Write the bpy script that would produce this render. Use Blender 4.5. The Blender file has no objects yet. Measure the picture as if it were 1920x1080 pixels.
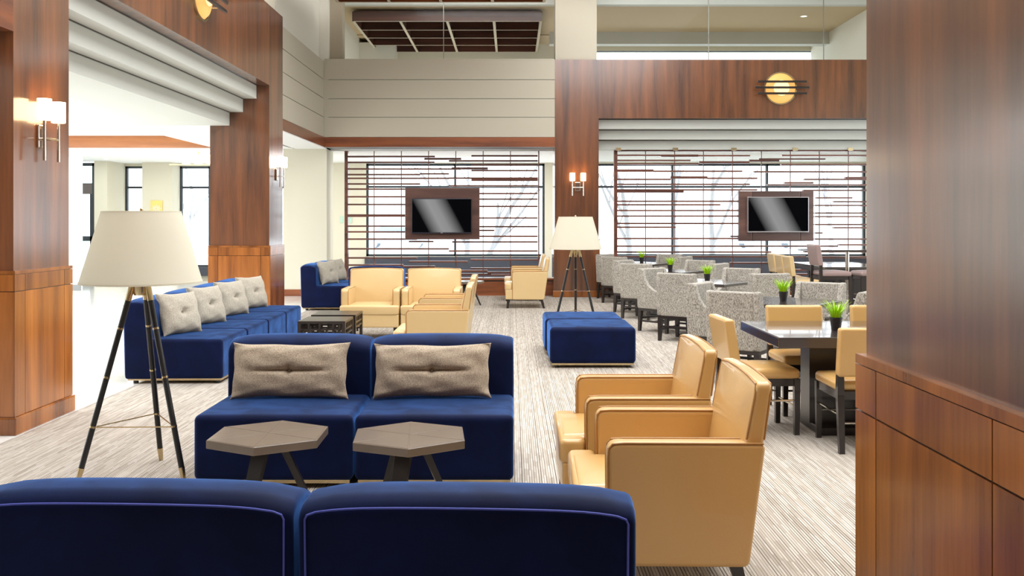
import bpy, math, random
from mathutils import Vector, Matrix
random.seed(7)
SC = bpy.context.scene
COL = SC.collection
R = math.radians

# ------------------------------------------------------------------ camera
CAMH, F, HY = 1.55, 1800.0, 415.0
cam = bpy.data.objects.new('camera', bpy.data.cameras.new('camera'))
COL.objects.link(cam)
cam.location = (0, 0, CAMH)
cam.rotation_euler = (R(90), 0, 0)
cam.data.sensor_width = 36.0
cam.data.lens = F / 1920 * 36.0
cam.data.shift_y = (HY - 540) / 1920
cam.data.clip_end = 300
SC.camera = cam

# ------------------------------------------------------------------ view, sky, lights
SC.view_settings.view_transform = 'Standard'
SC.view_settings.look = 'None'
SC.view_settings.gamma = 1.0
SC.view_settings.use_curve_mapping = False
SC.view_settings.exposure = 0.25

wd = bpy.data.worlds.new('world'); SC.world = wd
wd.use_nodes = True
bg = wd.node_tree.nodes['Background']
bg.inputs[0].default_value = (0.93, 0.97, 1.0, 1)
bg.inputs[1].default_value = 3.0


def area(name, loc, rot, sx, sy, power, color=(1, 1, 1), portal=False):
    l = bpy.data.lights.new(name, 'AREA')
    l.shape = 'RECTANGLE'; l.size = sx; l.size_y = sy
    l.energy = power; l.color = color
    if portal:
        l.cycles.is_portal = True
    o = bpy.data.objects.new(name, l); COL.objects.link(o)
    o.location = loc; o.rotation_euler = rot
    return o


# unseen area lights added to brighten the seating, the lobby and the window bay
area('atrium_fill', (1.2, 9.5, 7.1), (0, 0, 0), 7.5, 17, 1560, (0.97, 0.98, 1.0))
area('lobby_fill', (-8.2, 21.6, 3.0), (0, 0, 0), 5, 3.5, 80, (0.97, 0.99, 1.0))
area('bay_fill', (-1.4, 22.2, 3.03), (0, 0, 0), 4, 2.5, 110, (0.98, 0.99, 1.0))
area('bay_fill', (5.4, 22.2, 3.03), (0, 0, 0), 6, 2.5, 150, (0.98, 0.99, 1.0))
area('upper_bay_fill', (-1.4, 22.4, 3.35), (R(180), 0, 0), 4.2, 3, 60, (1.0, 0.97, 0.9))  # added light facing up, out of sight, to lift the dark upper bay
area('upper_bay_fill', (5.0, 21.6, 3.9), (R(180), 0, 0), 5, 2, 14, (1.0, 0.95, 0.86))  # weaker added fill for the dining side of the upper bay
area('lobby_fill', (-8.6, 12.0, 3.1), (0, 0, 0), 3.5, 10, 650, (0.95, 0.98, 1.0))  # long unseen light added to brighten the lobby
# portals in the window openings guide the daylight in
area('window_portal', (-1.45, 24.55, 1.82), (R(-90), 0, 0), 4.5, 2.4, 1, portal=True)
area('window_portal', (5.3, 24.55, 1.82), (R(-90), 0, 0), 7.3, 2.4, 1, portal=True)
area('window_portal', (5.3, 24.55, 5.3), (R(-90), 0, 0), 7.3, 1.2, 1, portal=True)
area('window_portal', (-8.0, 25.1, 1.7), (R(-90), 0, 0), 5.0, 2.7, 1, portal=True)
area('window_portal', (-13.1, 12.0, 1.6), (0, R(-90), 0), 2.7, 18.0, 1, portal=True)
area('window_portal', (10.1, 11.5, 2.2), (0, R(90), 0), 3.4, 15.0, 1, portal=True)


# ------------------------------------------------------------------ materials
def lin(c):
    out = []
    for v in c:
        v = v / 255.0
        out.append(v / 12.92 if v <= 0.04045 else ((v + 0.055) / 1.055) ** 2.4)
    return (out[0], out[1], out[2], 1.0)


def new_mat(name):
    m = bpy.data.materials.new(name); m.use_nodes = True
    nt = m.node_tree
    return m, nt, nt.nodes['Principled BSDF']


def N(nt, t, **kw):
    n = nt.nodes.new(t)
    for k, v in kw.items():
        setattr(n, k, v)
    return n


def simple(name, rgb, rough=0.5, metal=0.0, spec=0.5, coat=0.0, emis=None, estr=0.0, var=0.0, vscale=6.0, bump=0.0, bscale=60.0):
    m, nt, b = new_mat(name)
    b.inputs['Base Color'].default_value = lin(rgb)
    b.inputs['Roughness'].default_value = rough
    b.inputs['Metallic'].default_value = metal
    b.inputs['Specular IOR Level'].default_value = spec
    b.inputs['Coat Weight'].default_value = coat
    if emis:
        b.inputs['Emission Color'].default_value = lin(emis)
        b.inputs['Emission Strength'].default_value = estr
    tc = None
    if var:
        tc = N(nt, 'ShaderNodeTexCoord')
        no = N(nt, 'ShaderNodeTexNoise'); no.inputs['Scale'].default_value = vscale
        no.inputs['Detail'].default_value = 3
        nt.links.new(tc.outputs['Object'], no.inputs['Vector'])
        mx = N(nt, 'ShaderNodeMix', data_type='RGBA')
        a = lin(rgb)
        mx.inputs[6].default_value = tuple(v * (1 - var) for v in a[:3]) + (1,)
        mx.inputs[7].default_value = tuple(min(1, v * (1 + var)) for v in a[:3]) + (1,)
        nt.links.new(no.outputs['Fac'], mx.inputs[0])
        nt.links.new(mx.outputs[2], b.inputs['Base Color'])
    if bump:
        tc = tc or N(nt, 'ShaderNodeTexCoord')
        nb = N(nt, 'ShaderNodeTexNoise'); nb.inputs['Scale'].default_value = bscale
        nt.links.new(tc.outputs['Object'], nb.inputs['Vector'])
        bp = N(nt, 'ShaderNodeBump'); bp.inputs['Strength'].default_value = bump
        bp.inputs['Distance'].default_value = 0.004
        nt.links.new(nb.outputs['Fac'], bp.inputs['Height'])
        nt.links.new(bp.outputs['Normal'], b.inputs['Normal'])
    return m


def ramp(nt, stops):
    r = N(nt, 'ShaderNodeValToRGB')
    e = r.color_ramp.elements
    while len(e) < len(stops):
        e.new(0.5)
    for i, (p, c) in enumerate(stops):
        e[i].position = p; e[i].color = c
    return r


def wood(name, dark, light, rough=0.22, axis='z', coat=0.25):
    """Veneer with the grain running along one world axis; each panel gets its own tone and grain offset."""
    m, nt, b = new_mat(name)
    g = N(nt, 'ShaderNodeNewGeometry')
    oi = N(nt, 'ShaderNodeObjectInfo')
    ad = N(nt, 'ShaderNodeVectorMath', operation='ADD')
    sc = N(nt, 'ShaderNodeVectorMath', operation='SCALE'); sc.inputs['Scale'].default_value = 3.0
    cmb = N(nt, 'ShaderNodeCombineXYZ')
    for i in range(3):
        nt.links.new(oi.outputs['Random'], cmb.inputs[i])
    nt.links.new(cmb.outputs[0], sc.inputs[0])
    nt.links.new(g.outputs['Position'], ad.inputs[0]); nt.links.new(sc.outputs[0], ad.inputs[1])
    mp = N(nt, 'ShaderNodeMapping')
    s = {'z': (5.0, 5.0, 0.35), 'x': (0.35, 5, 5), 'y': (5, 0.35, 5)}[axis]
    mp.inputs['Scale'].default_value = s
    nt.links.new(ad.outputs[0], mp.inputs['Vector'])
    n1 = N(nt, 'ShaderNodeTexNoise'); n1.inputs['Scale'].default_value = 1.3; n1.inputs['Detail'].default_value = 4
    n1.inputs['Distortion'].default_value = 0.4
    n2 = N(nt, 'ShaderNodeTexNoise'); n2.inputs['Scale'].default_value = 14; n2.inputs['Detail'].default_value = 5
    nt.links.new(mp.outputs[0], n1.inputs['Vector']); nt.links.new(mp.outputs[0], n2.inputs['Vector'])
    ma = N(nt, 'ShaderNodeMath', operation='MULTIPLY_ADD'); ma.inputs[1].default_value = 0.22
    nt.links.new(n2.outputs['Fac'], ma.inputs[0]); nt.links.new(n1.outputs['Fac'], ma.inputs[2])
    rp = ramp(nt, [(0.38, lin(dark)), (0.85, lin(light))])
    nt.links.new(ma.outputs[0], rp.inputs['Fac'])
    hs = N(nt, 'ShaderNodeHueSaturation')
    mr = N(nt, 'ShaderNodeMapRange'); mr.inputs['To Min'].default_value = 0.88; mr.inputs['To Max'].default_value = 1.12
    nt.links.new(oi.outputs['Random'], mr.inputs['Value'])
    nt.links.new(mr.outputs[0], hs.inputs['Value'])
    nt.links.new(rp.outputs['Color'], hs.inputs['Color'])
    nt.links.new(hs.outputs['Color'], b.inputs['Base Color'])
    b.inputs['Roughness'].default_value = rough
    b.inputs['Coat Weight'].default_value = coat
    b.inputs['Coat Roughness'].default_value = 0.16
    b.inputs['Coat IOR'].default_value = 1.65
    return m


def velvet(name, base, sheen):
    m, nt, b = new_mat(name)
    tc = N(nt, 'ShaderNodeTexCoord')
    no = N(nt, 'ShaderNodeTexNoise'); no.inputs['Scale'].default_value = 4.5; no.inputs['Detail'].default_value = 4
    no.inputs['Distortion'].default_value = 0.6
    nt.links.new(tc.outputs['Object'], no.inputs['Vector'])
    a = lin(base)
    rp = ramp(nt, [(0.35, tuple(v * 0.8 for v in a[:3]) + (1,)), (0.7, tuple(v * 1.35 for v in a[:3]) + (1,))])
    nt.links.new(no.outputs['Fac'], rp.inputs['Fac'])
    nt.links.new(rp.outputs['Color'], b.inputs['Base Color'])
    b.inputs['Roughness'].default_value = 0.75
    b.inputs['Specular IOR Level'].default_value = 0.15
    mr = N(nt, 'ShaderNodeMapRange'); mr.inputs['From Min'].default_value = 0.35; mr.inputs['From Max'].default_value = 0.7
    mr.inputs['To Min'].default_value = 0.45; mr.inputs['To Max'].default_value = 1.0
    nt.links.new(no.outputs['Fac'], mr.inputs['Value'])
    nt.links.new(mr.outputs[0], b.inputs['Sheen Weight'])
    b.inputs['Sheen Roughness'].default_value = 0.38
    b.inputs['Sheen Tint'].default_value = lin(sheen)
    nb = N(nt, 'ShaderNodeTexNoise'); nb.inputs['Scale'].default_value = 250
    nt.links.new(tc.outputs['Object'], nb.inputs['Vector'])
    bp = N(nt, 'ShaderNodeBump'); bp.inputs['Strength'].default_value = 0.12; bp.inputs['Distance'].default_value = 0.002
    nt.links.new(nb.outputs['Fac'], bp.inputs['Height']); nt.links.new(bp.outputs['Normal'], b.inputs['Normal'])
    return m


def tweed(name, c0, c1, scale, rough=0.9, t0=0.4, t1=0.62):
    m, nt, b = new_mat(name)
    tc = N(nt, 'ShaderNodeTexCoord')
    mp = N(nt, 'ShaderNodeMapping'); mp.inputs['Scale'].default_value = scale
    nt.links.new(tc.outputs['Object'], mp.inputs['Vector'])
    no = N(nt, 'ShaderNodeTexNoise'); no.inputs['Scale'].default_value = 1; no.inputs['Detail'].default_value = 2
    nt.links.new(mp.outputs[0], no.inputs['Vector'])
    rp = ramp(nt, [(t0, lin(c0)), (t1, lin(c1))])
    nt.links.new(no.outputs['Fac'], rp.inputs['Fac'])
    nt.links.new(rp.outputs['Color'], b.inputs['Base Color'])
    b.inputs['Roughness'].default_value = rough
    b.inputs['Specular IOR Level'].default_value = 0.2
    b.inputs['Sheen Weight'].default_value = 0.15
    bp = N(nt, 'ShaderNodeBump'); bp.inputs['Strength'].default_value = 0.35; bp.inputs['Distance'].default_value = 0.003
    nt.links.new(no.outputs['Fac'], bp.inputs['Height']); nt.links.new(bp.outputs['Normal'], b.inputs['Normal'])
    return m


def carpet_mat():
    m, nt, b = new_mat('striped_carpet')
    g = N(nt, 'ShaderNodeNewGeometry')
    sp = N(nt, 'ShaderNodeSeparateXYZ'); nt.links.new(g.outputs['Position'], sp.inputs[0])
    fx = N(nt, 'ShaderNodeMath', operation='MULTIPLY'); fx.inputs[1].default_value = 68.0
    nt.links.new(sp.outputs['X'], fx.inputs[0])
    fl = N(nt, 'ShaderNodeMath', operation='FLOOR'); nt.links.new(fx.outputs[0], fl.inputs[0])
    fr = N(nt, 'ShaderNodeMath', operation='FRACT'); nt.links.new(fx.outputs[0], fr.inputs[0])
    w1 = N(nt, 'ShaderNodeTexWhiteNoise', noise_dimensions='1D'); nt.links.new(fl.outputs[0], w1.inputs['W'])
    # dashes along each row of tufts
    ym = N(nt, 'ShaderNodeMath', operation='MULTIPLY_ADD'); ym.inputs[1].default_value = 7.0
    nt.links.new(sp.outputs['Y'], ym.inputs[0])
    w1s = N(nt, 'ShaderNodeMath', operation='MULTIPLY'); w1s.inputs[1].default_value = 40; nt.links.new(w1.outputs['Value'], w1s.inputs[0])
    nt.links.new(w1s.outputs[0], ym.inputs[2])
    yf = N(nt, 'ShaderNodeMath', operation='FLOOR'); nt.links.new(ym.outputs[0], yf.inputs[0])
    cv = N(nt, 'ShaderNodeCombineXYZ'); nt.links.new(fl.outputs[0], cv.inputs[0]); nt.links.new(yf.outputs[0], cv.inputs[1])
    w2 = N(nt, 'ShaderNodeTexWhiteNoise', noise_dimensions='2D'); nt.links.new(cv.outputs[0], w2.inputs['Vector'])
    # dark gap between rows
    gap = N(nt, 'ShaderNodeMapRange', interpolation_type='SMOOTHSTEP')
    gap.inputs['From Min'].default_value = 0.16; gap.inputs['From Max'].default_value = 0.42
    nt.links.new(fr.outputs[0], gap.inputs['Value'])
    rp = ramp(nt, [(0.0, lin((172, 162, 149))), (0.45, lin((187, 178, 166))), (1.0, lin((203, 196, 186)))])
    nt.links.new(w2.outputs['Value'], rp.inputs['Fac'])
    dk = ramp(nt, [(0.0, lin((62, 52, 46))), (1.0, lin((168, 158, 146)))])
    nt.links.new(w1.outputs['Value'], dk.inputs['Fac'])
    mx = N(nt, 'ShaderNodeMix', data_type='RGBA')
    nt.links.new(gap.outputs[0], mx.inputs[0]); nt.links.new(dk.outputs['Color'], mx.inputs[6]); nt.links.new(rp.outputs['Color'], mx.inputs[7])
    nt.links.new(mx.outputs[2], b.inputs['Base Color'])
    b.inputs['Roughness'].default_value = 0.95; b.inputs['Specular IOR Level'].default_value = 0.1
    bp = N(nt, 'ShaderNodeBump'); bp.inputs['Strength'].default_value = 0.3; bp.inputs['Distance'].default_value = 0.004
    nt.links.new(gap.outputs[0], bp.inputs['Height']); nt.links.new(bp.outputs['Normal'], b.inputs['Normal'])
    return m


def glass_mat(name, tint=(0.96, 0.98, 0.98, 1), gloss=0.08, graze=0.5):
    m = bpy.data.materials.new(name); m.use_nodes = True
    nt = m.node_tree; nt.nodes.clear()
    o = N(nt, 'ShaderNodeOutputMaterial'); t = N(nt, 'ShaderNodeBsdfTransparent'); t.inputs[0].default_value = tint
    g = N(nt, 'ShaderNodeBsdfGlossy'); g.inputs['Roughness'].default_value = 0.02
    lw = N(nt, 'ShaderNodeLayerWeight'); lw.inputs['Blend'].default_value = 0.5
    pw = N(nt, 'ShaderNodeMath', operation='POWER'); pw.inputs[1].default_value = 5.0
    nt.links.new(lw.outputs['Facing'], pw.inputs[0])
    f = N(nt, 'ShaderNodeMath', operation='MULTIPLY_ADD'); f.inputs[1].default_value = graze; f.inputs[2].default_value = gloss * 0.3
    nt.links.new(pw.outputs[0], f.inputs[0])
    mx = N(nt, 'ShaderNodeMixShader')
    nt.links.new(f.outputs[0], mx.inputs[0]); nt.links.new(t.outputs[0], mx.inputs[1]); nt.links.new(g.outputs[0], mx.inputs[2])
    nt.links.new(mx.outputs[0], o.inputs[0])
    return m


def shade_mat(name, rgb, transl=0.45, glow=0.0):
    m = bpy.data.materials.new(name); m.use_nodes = True
    nt = m.node_tree; nt.nodes.clear()
    o = N(nt, 'ShaderNodeOutputMaterial')
    d = N(nt, 'ShaderNodeBsdfDiffuse'); d.inputs[0].default_value = lin(rgb)
    t = N(nt, 'ShaderNodeBsdfTranslucent'); t.inputs[0].default_value = lin(rgb)
    mx = N(nt, 'ShaderNodeMixShader'); mx.inputs[0].default_value = transl
    nt.links.new(d.outputs[0], mx.inputs[1]); nt.links.new(t.outputs[0], mx.inputs[2])
    nt.links.new(mx.outputs[0], o.inputs[0])
    return m


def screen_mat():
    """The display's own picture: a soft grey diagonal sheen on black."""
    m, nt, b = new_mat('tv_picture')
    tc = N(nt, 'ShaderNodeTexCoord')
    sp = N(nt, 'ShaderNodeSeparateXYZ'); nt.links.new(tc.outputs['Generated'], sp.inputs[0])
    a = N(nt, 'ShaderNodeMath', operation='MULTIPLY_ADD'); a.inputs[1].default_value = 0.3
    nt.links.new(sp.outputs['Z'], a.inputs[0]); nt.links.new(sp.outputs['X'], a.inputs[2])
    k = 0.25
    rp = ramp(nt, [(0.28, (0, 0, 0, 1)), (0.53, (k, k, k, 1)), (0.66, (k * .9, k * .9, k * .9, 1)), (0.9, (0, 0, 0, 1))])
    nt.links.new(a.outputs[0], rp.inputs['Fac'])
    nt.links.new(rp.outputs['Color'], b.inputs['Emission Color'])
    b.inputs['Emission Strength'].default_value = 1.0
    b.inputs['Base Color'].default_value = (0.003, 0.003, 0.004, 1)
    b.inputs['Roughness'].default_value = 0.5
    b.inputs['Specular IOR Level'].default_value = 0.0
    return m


def tile_mat():
    return simple('white_tile', (236, 234, 228), 0.12, spec=0.5, var=0.04, vscale=1.3)


CHERRY = wood('cherry_veneer', (64, 34, 18), (132, 77, 38), rough=.3, coat=1.0)
CHERRY_LOW = wood('cherry_panel', (104, 54, 18), (180, 108, 42), rough=0.24, coat=.5)
CHERRY_X = wood('cherry_trim', (84, 40, 22), (150, 84, 44), axis='x', rough=0.3)
CHERRY_Y = wood('cherry_beam', (84, 40, 22), (150, 84, 44), axis='y', rough=0.3)
ORANGE_W = wood('light_cherry_fascia', (160, 92, 44), (205, 132, 74), axis='x', rough=0.4)
SLATW = wood('walnut_slat', (70, 36, 26), (128, 76, 58), axis='x', rough=0.35)
PANELW = wood('walnut_tv_panel', (70, 45, 40), (110, 78, 68), axis='x', rough=0.35)
DARKW = simple('espresso_wood', (38, 30, 27), 0.3, var=0.25, vscale=9, coat=0.2)
TABLEW = simple('dark_table_top', (66, 58, 55), 0.16, var=0.15, vscale=7, coat=0.4)
HEXW = simple('grey_brown_table_top', (112, 98, 84), 0.28, var=0.12, vscale=10, coat=0.2)
HEXLEG = simple('dark_bronze_leg', (52, 48, 46), 0.3, metal=0.3)
PLASTER = simple('warm_white_plaster', (226, 224, 212), 0.85, spec=0.2)
BEIGE = simple('beige_plaster', (214, 209, 190), 0.85, spec=0.2)
GREIGE = simple('greige_panel', (192, 185, 167), 0.6, spec=0.3)
WHITE = simple('white_paint', (240, 240, 238), 0.8, spec=0.2)
SOFFIT = simple('pale_grey_soffit', (204, 206, 199), 0.7, spec=0.3)
TANCEIL = simple('tan_ceiling', (196, 176, 142), 0.8, spec=0.2)
CARPET = carpet_mat()
TILE = tile_mat()
GROUT = simple('grout', (206, 203, 196), 0.9)
VELVET = velvet('navy_velvet', (4, 14, 51), (100, 160, 255))
PIPE_BLUE = simple('blue_piping', (70, 80, 170), 0.7)
LEATHER = simple('tan_leather', (208, 165, 100), 0.32, spec=0.5, coat=0.35, var=0.05, vscale=3, bump=0.12, bscale=120)
LEATHER_PALE = simple('cream_leather', (216, 186, 134), 0.34, spec=0.5, coat=0.25, var=0.05, vscale=3, bump=0.1, bscale=120)
LPIPE = simple('leather_piping', (172, 124, 62), 0.35)
GREYL = simple('grey_leather', (150, 128, 124), 0.35, spec=0.5)
TWEED = tweed('streaked_tweed', (104, 97, 88), (192, 186, 175), (190, 190, 55), t0=0.34, t1=0.62)
PILLOW = tweed('taupe_tweed', (138, 121, 102), (194, 178, 157), (260, 260, 260), t0=0.36, t1=0.6)
PILLOW_G = tweed('grey_linen', (150, 143, 130), (196, 188, 172), (200, 200, 200), t0=0.36, t1=0.6)
BRASS = simple('satin_brass', (196, 176, 138), 0.25, metal=1.0)
CHROME = simple('polished_nickel', (215, 208, 198), 0.12, metal=1.0)
BLACKM = simple('black_leg', (30, 30, 31), 0.35, spec=0.5)
FRAME = simple('dark_window_frame', (46, 54, 60), 0.5)
KNEE = simple('slate_sill_panel', (58, 62, 72), 0.5)
GLASS = glass_mat('clear_glass')
GLASS_AR = glass_mat('low_reflection_glass', (0.98, 0.99, 0.985, 1), 0.01, 0.06)
GLASS_DOOR = glass_mat('pale_green_door_glass', (0.80, 0.88, 0.87, 1))
SHADE = shade_mat('linen_shade', (240, 236, 222), .5)
LIT = simple('lit_opal_glass', (255, 244, 222), 0.4, emis=(255, 222, 170), estr=7)
LIT2 = simple('lit_alabaster', (205, 158, 90), 0.4, emis=(245, 185, 100), estr=.62)
LIT3 = simple('lit_alabaster_core', (225, 190, 130), 0.4, emis=(255, 226, 165), estr=1.1)
DOWNL = simple('downlight_lens', (255, 245, 225), 0.4, emis=(255, 240, 215), estr=5)
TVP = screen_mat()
TVB = simple('tv_bezel', (40, 40, 52), 0.3)
TVS = simple('tv_silver_bezel', (190, 184, 186), 0.3, metal=0.7)
GRASS = simple('fresh_green_blade', (178, 224, 8), 0.5, var=0.35, vscale=30)
POT = simple('black_pot', (36, 30, 32), 0.45)
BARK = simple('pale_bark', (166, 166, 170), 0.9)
SNOW = simple('snowy_ground', (244, 246, 250), 0.9)
SIGNM = simple('pale_green_sign', (176, 208, 190), 0.5)
YELLOW = simple('yellow_canvas', (236, 206, 116), 0.6, var=0.1, vscale=9)
CABLE = simple('steel_cable', (150, 150, 140), 0.4, metal=0.6)
DULLGREY = simple('grey_baseboard', (150, 152, 152), 0.6)


# ------------------------------------------------------------------ mesh builder
class MB:
    def __init__(s):
        s.v = []; s.f = []

    def add(s, vs, fs):
        o = len(s.v)
        s.v += [tuple(v) for v in vs]
        s.f += [tuple(i + o for i in f) for f in fs]
        return s

    def box(s, x0, x1, y0, y1, z0, z1):
        vs = [(x0, y0, z0), (x1, y0, z0), (x1, y1, z0), (x0, y1, z0), (x0, y0, z1), (x1, y0, z1), (x1, y1, z1), (x0, y1, z1)]
        return s.add(vs, [(0, 3, 2, 1), (4, 5, 6, 7), (0, 1, 5, 4), (1, 2, 6, 5), (2, 3, 7, 6), (3, 0, 4, 7)])

    def rbox(s, x0, x1, y0, y1, z0, z1, r, seg=2, mid=1, bulge=(0, 0, 0), warp=None):
        """Rounded box; bulge crowns the +-x, +-y and +z faces; warp(p) bends it."""
        h = ((x1 - x0) / 2, (y1 - y0) / 2, (z1 - z0) / 2)
        c = ((x0 + x1) / 2, (y0 + y1) / 2, (z0 + z1) / 2)
        rr = min(r, *[a * 0.98 for a in h])
        ax = []
        for a in h:
            e = [math.tan(math.pi / 4 * k / seg) for k in range(seg + 1)]
            lo = [-a + rr * (1 - t) for t in reversed(e)]
            ep = min(.01, .2 * (a - rr))
            md = [-(a - rr) + ep] + [-(a - rr) + 2 * (a - rr) * k / mid for k in range(1, mid)] + [(a - rr) - ep]
            hi = [-v for v in reversed(lo)]
            ax.append(lo + md + hi)
        idx = {}; vs = []; fs = []
        n = [len(a) for a in ax]

        def vid(i, j, k):
            key = (i, j, k)
            if key in idx:
                return idx[key]
            p = [ax[0][i], ax[1][j], ax[2][k]]
            q = [max(-(h[a] - rr), min(h[a] - rr, p[a])) for a in range(3)]
            d = [p[a] - q[a] for a in range(3)]
            L = math.sqrt(sum(t * t for t in d))
            u = [p[a] / h[a] for a in range(3)]
            if L > 1e-9:
                p = [q[a] + d[a] / L * rr for a in range(3)]
            for a in range(3):
                if bulge[a]:
                    b1, b2 = [t for t in range(3) if t != a]
                    w = (1 - u[b1] ** 2) * (1 - u[b2] ** 2)
                    if a == 2 and u[2] < 0:
                        w = 0
                    p[a] += bulge[a] * max(0, w) * u[a]
            p = [p[a] + c[a] for a in range(3)]
            if warp:
                p = warp(*p)
            idx[key] = len(vs); vs.append(tuple(p))
            return idx[key]
        for a in range(3):
            b1, b2 = [(1, 2), (2, 0), (0, 1)][a]
            for side in (0, n[a] - 1):
                for i in range(n[b1] - 1):
                    for j in range(n[b2] - 1):
                        q = []
                        for (di, dj) in ((0, 0), (1, 0), (1, 1), (0, 1)):
                            t = [0, 0, 0]; t[a] = side; t[b1] = i + di; t[b2] = j + dj
                            q.append(vid(*t))
                        fs.append(tuple(q if side else reversed(q)))
        return s.add(vs, fs)

    def cyl(s, p0, p1, r0, r1=None, n=12, cap=True):
        r1 = r0 if r1 is None else r1
        p0 = Vector(p0); p1 = Vector(p1)
        d = (p1 - p0).normalized()
        a = d.orthogonal().normalized(); b = d.cross(a)
        vs = []
        for p, r in ((p0, r0), (p1, r1)):
            for k in range(n):
                t = 2 * math.pi * k / n
                vs.append(p + a * (r * math.cos(t)) + b * (r * math.sin(t)))
        fs = [(k, (k + 1) % n, n + (k + 1) % n, n + k) for k in range(n)]
        if cap:
            fs += [tuple(reversed(range(n))), tuple(range(n, 2 * n))]
        return s.add(vs, fs)

    def tube(s, pts, r, n=6):
        pts = [Vector(p) for p in pts]
        vs = []; fs = []
        ref = None
        for i, p in enumerate(pts):
            d = ((pts[min(i + 1, len(pts) - 1)] - pts[max(i - 1, 0)])).normalized()
            if ref is None:
                ref = d.orthogonal().normalized()
            a = (ref - d * ref.dot(d)).normalized(); ref = a
            b = d.cross(a)
            rr = r[i] if isinstance(r, (list, tuple)) else r
            for k in range(n):
                t = 2 * math.pi * k / n
                vs.append(p + a * (rr * math.cos(t)) + b * (rr * math.sin(t)))
        for i in range(len(pts) - 1):
            for k in range(n):
                fs.append((i * n + k, i * n + (k + 1) % n, (i + 1) * n + (k + 1) % n, (i + 1) * n + k))
        fs += [tuple(reversed(range(n))), tuple(range((len(pts) - 1) * n, len(pts) * n))]
        return s.add(vs, fs)

    def lathe(s, prof, n=32, c=(0, 0, 0), axis='z'):
        vs = []; fs = []
        m = len(prof)
        for k in range(n):
            t = 2 * math.pi * k / n
            for (r, z) in prof:
                if axis == 'z':
                    vs.append((c[0] + r * math.cos(t), c[1] + r * math.sin(t), c[2] + z))
                else:  # axis 'y' pointing to -y
                    vs.append((c[0] + r * math.cos(t), c[1] - z, c[2] + r * math.sin(t)))
        for k in range(n):
            for i in range(m - 1):
                a = k * m + i; b = ((k + 1) % n) * m + i
                fs.append((a, b, b + 1, a + 1))
        return s.add(vs, fs)

    def slab(s, poly, t0, t1, r=0.01, axis='x', seg=2, mid=0, warp=None):
        """Extruded outline with rounded edges; poly lies in the plane across the axis."""
        m = len(poly)
        area2 = sum(poly[i][0] * poly[(i + 1) % m][1] - poly[(i + 1) % m][0] * poly[i][1] for i in range(m))
        if area2 < 0:
            poly = poly[::-1]
        off = []
        for i in range(m):
            p0 = Vector(poly[i - 1]); p1 = Vector(poly[i]); p2 = Vector(poly[(i + 1) % m])
            e1 = (p1 - p0).normalized(); e2 = (p2 - p1).normalized()
            n1 = Vector((-e1.y, e1.x)); n2 = Vector((-e2.y, e2.x))
            b = (n1 + n2)
            b = b / max(0.35, (1 + n1.dot(n2)))
            off.append(b)
        rings = [(r + .003, t0)]
        for k in range(seg + 1):
            a = math.pi / 2 * k / seg
            rings.append((r * (1 - math.sin(a)), t0 + r * (1 - math.cos(a))))
        for k in range(1, mid):
            rings.append((0, t0 + r + (t1 - t0 - 2 * r) * k / mid))
        for k in range(seg, -1, -1):
            a = math.pi / 2 * k / seg
            rings.append((r * (1 - math.sin(a)), t1 - r * (1 - math.cos(a))))
        rings.append((r + .003, t1))
        vs = []; fs = []
        for (ins, t) in rings:
            for i in range(m):
                u = poly[i][0] + off[i].x * ins; w = poly[i][1] + off[i].y * ins
                p = {'x': (t, u, w), 'y': (u, t, w), 'z': (u, w, t)}[axis]
                vs.append(warp(*p) if warp else p)
        for k in range(len(rings) - 1):
            for i in range(m):
                fs.append((k * m + i, k * m + (i + 1) % m, (k + 1) * m + (i + 1) % m, (k + 1) * m + i))
        fs.append(tuple(reversed(range(m))))
        fs.append(tuple(range((len(rings) - 1) * m, len(rings) * m)))
        if axis == 'y':
            fs = [tuple(reversed(f)) for f in fs]
        return s.add(vs, fs)

    def build(s, name, mat, parent=None, smooth=35, loc=None, rz=None):
        me = bpy.data.meshes.new(name)
        me.from_pydata(s.v, [], s.f)
        if smooth:
            me.polygons.foreach_set('use_smooth', [True] * len(me.polygons))
            me.set_sharp_from_angle(angle=R(smooth))
        me.materials.append(mat)
        me.update()
        o = bpy.data.objects.new(name, me); COL.objects.link(o)
        if parent is not None:
            o.parent = parent
        if loc is not None:
            o.location = loc
        if rz is not None:
            o.rotation_euler.z = rz
        return o


def rpoly(poly, rad, seg=4):
    """Round the corners of an outline; rad is one radius or one per corner."""
    out = []
    m = len(poly)
    for i in range(m):
        r = rad[i] if isinstance(rad, (list, tuple)) else rad
        p = Vector(poly[i])
        if r <= 0:
            out.append((p.x, p.y)); continue
        a = (Vector(poly[i - 1]) - p); b = (Vector(poly[(i + 1) % m]) - p)
        r1 = min(r, a.length * 0.45, b.length * 0.45)
        pa = p + a.normalized() * r1; pb = p + b.normalized() * r1
        for k in range(seg + 1):
            t = k / seg
            q = pa * (1 - t) ** 2 + p * 2 * t * (1 - t) + pb * t * t
            out.append((q.x, q.y))
    return out


def empty(name, loc=(0, 0, 0), rz=0.0, parent=None):
    o = bpy.data.objects.new(name, None); COL.objects.link(o)
    o.empty_display_size = 0.1
    o.location = loc; o.rotation_euler.z = rz
    o.parent = parent
    return o


def tag(o, label=None, cat=None, group=None, kind=None):
    for k, v in (('label', label), ('category', cat), ('group', group), ('kind', kind)):
        if v:
            o[k] = v
    return o


KIDS = {}


def kids(o):
    return [c for c in bpy.data.objects if c.parent == o]


def dup(root, loc, rz, label, group=None):
    r = root.copy(); COL.objects.link(r)
    r.location = loc; r.rotation_euler.z = rz
    r['label'] = label
    if group:
        r['group'] = group
    for ch in kids(root):
        c = ch.copy(); COL.objects.link(c); c.parent = r
        for g in kids(ch):
            d = g.copy(); COL.objects.link(d); d.parent = c
    return r


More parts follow.
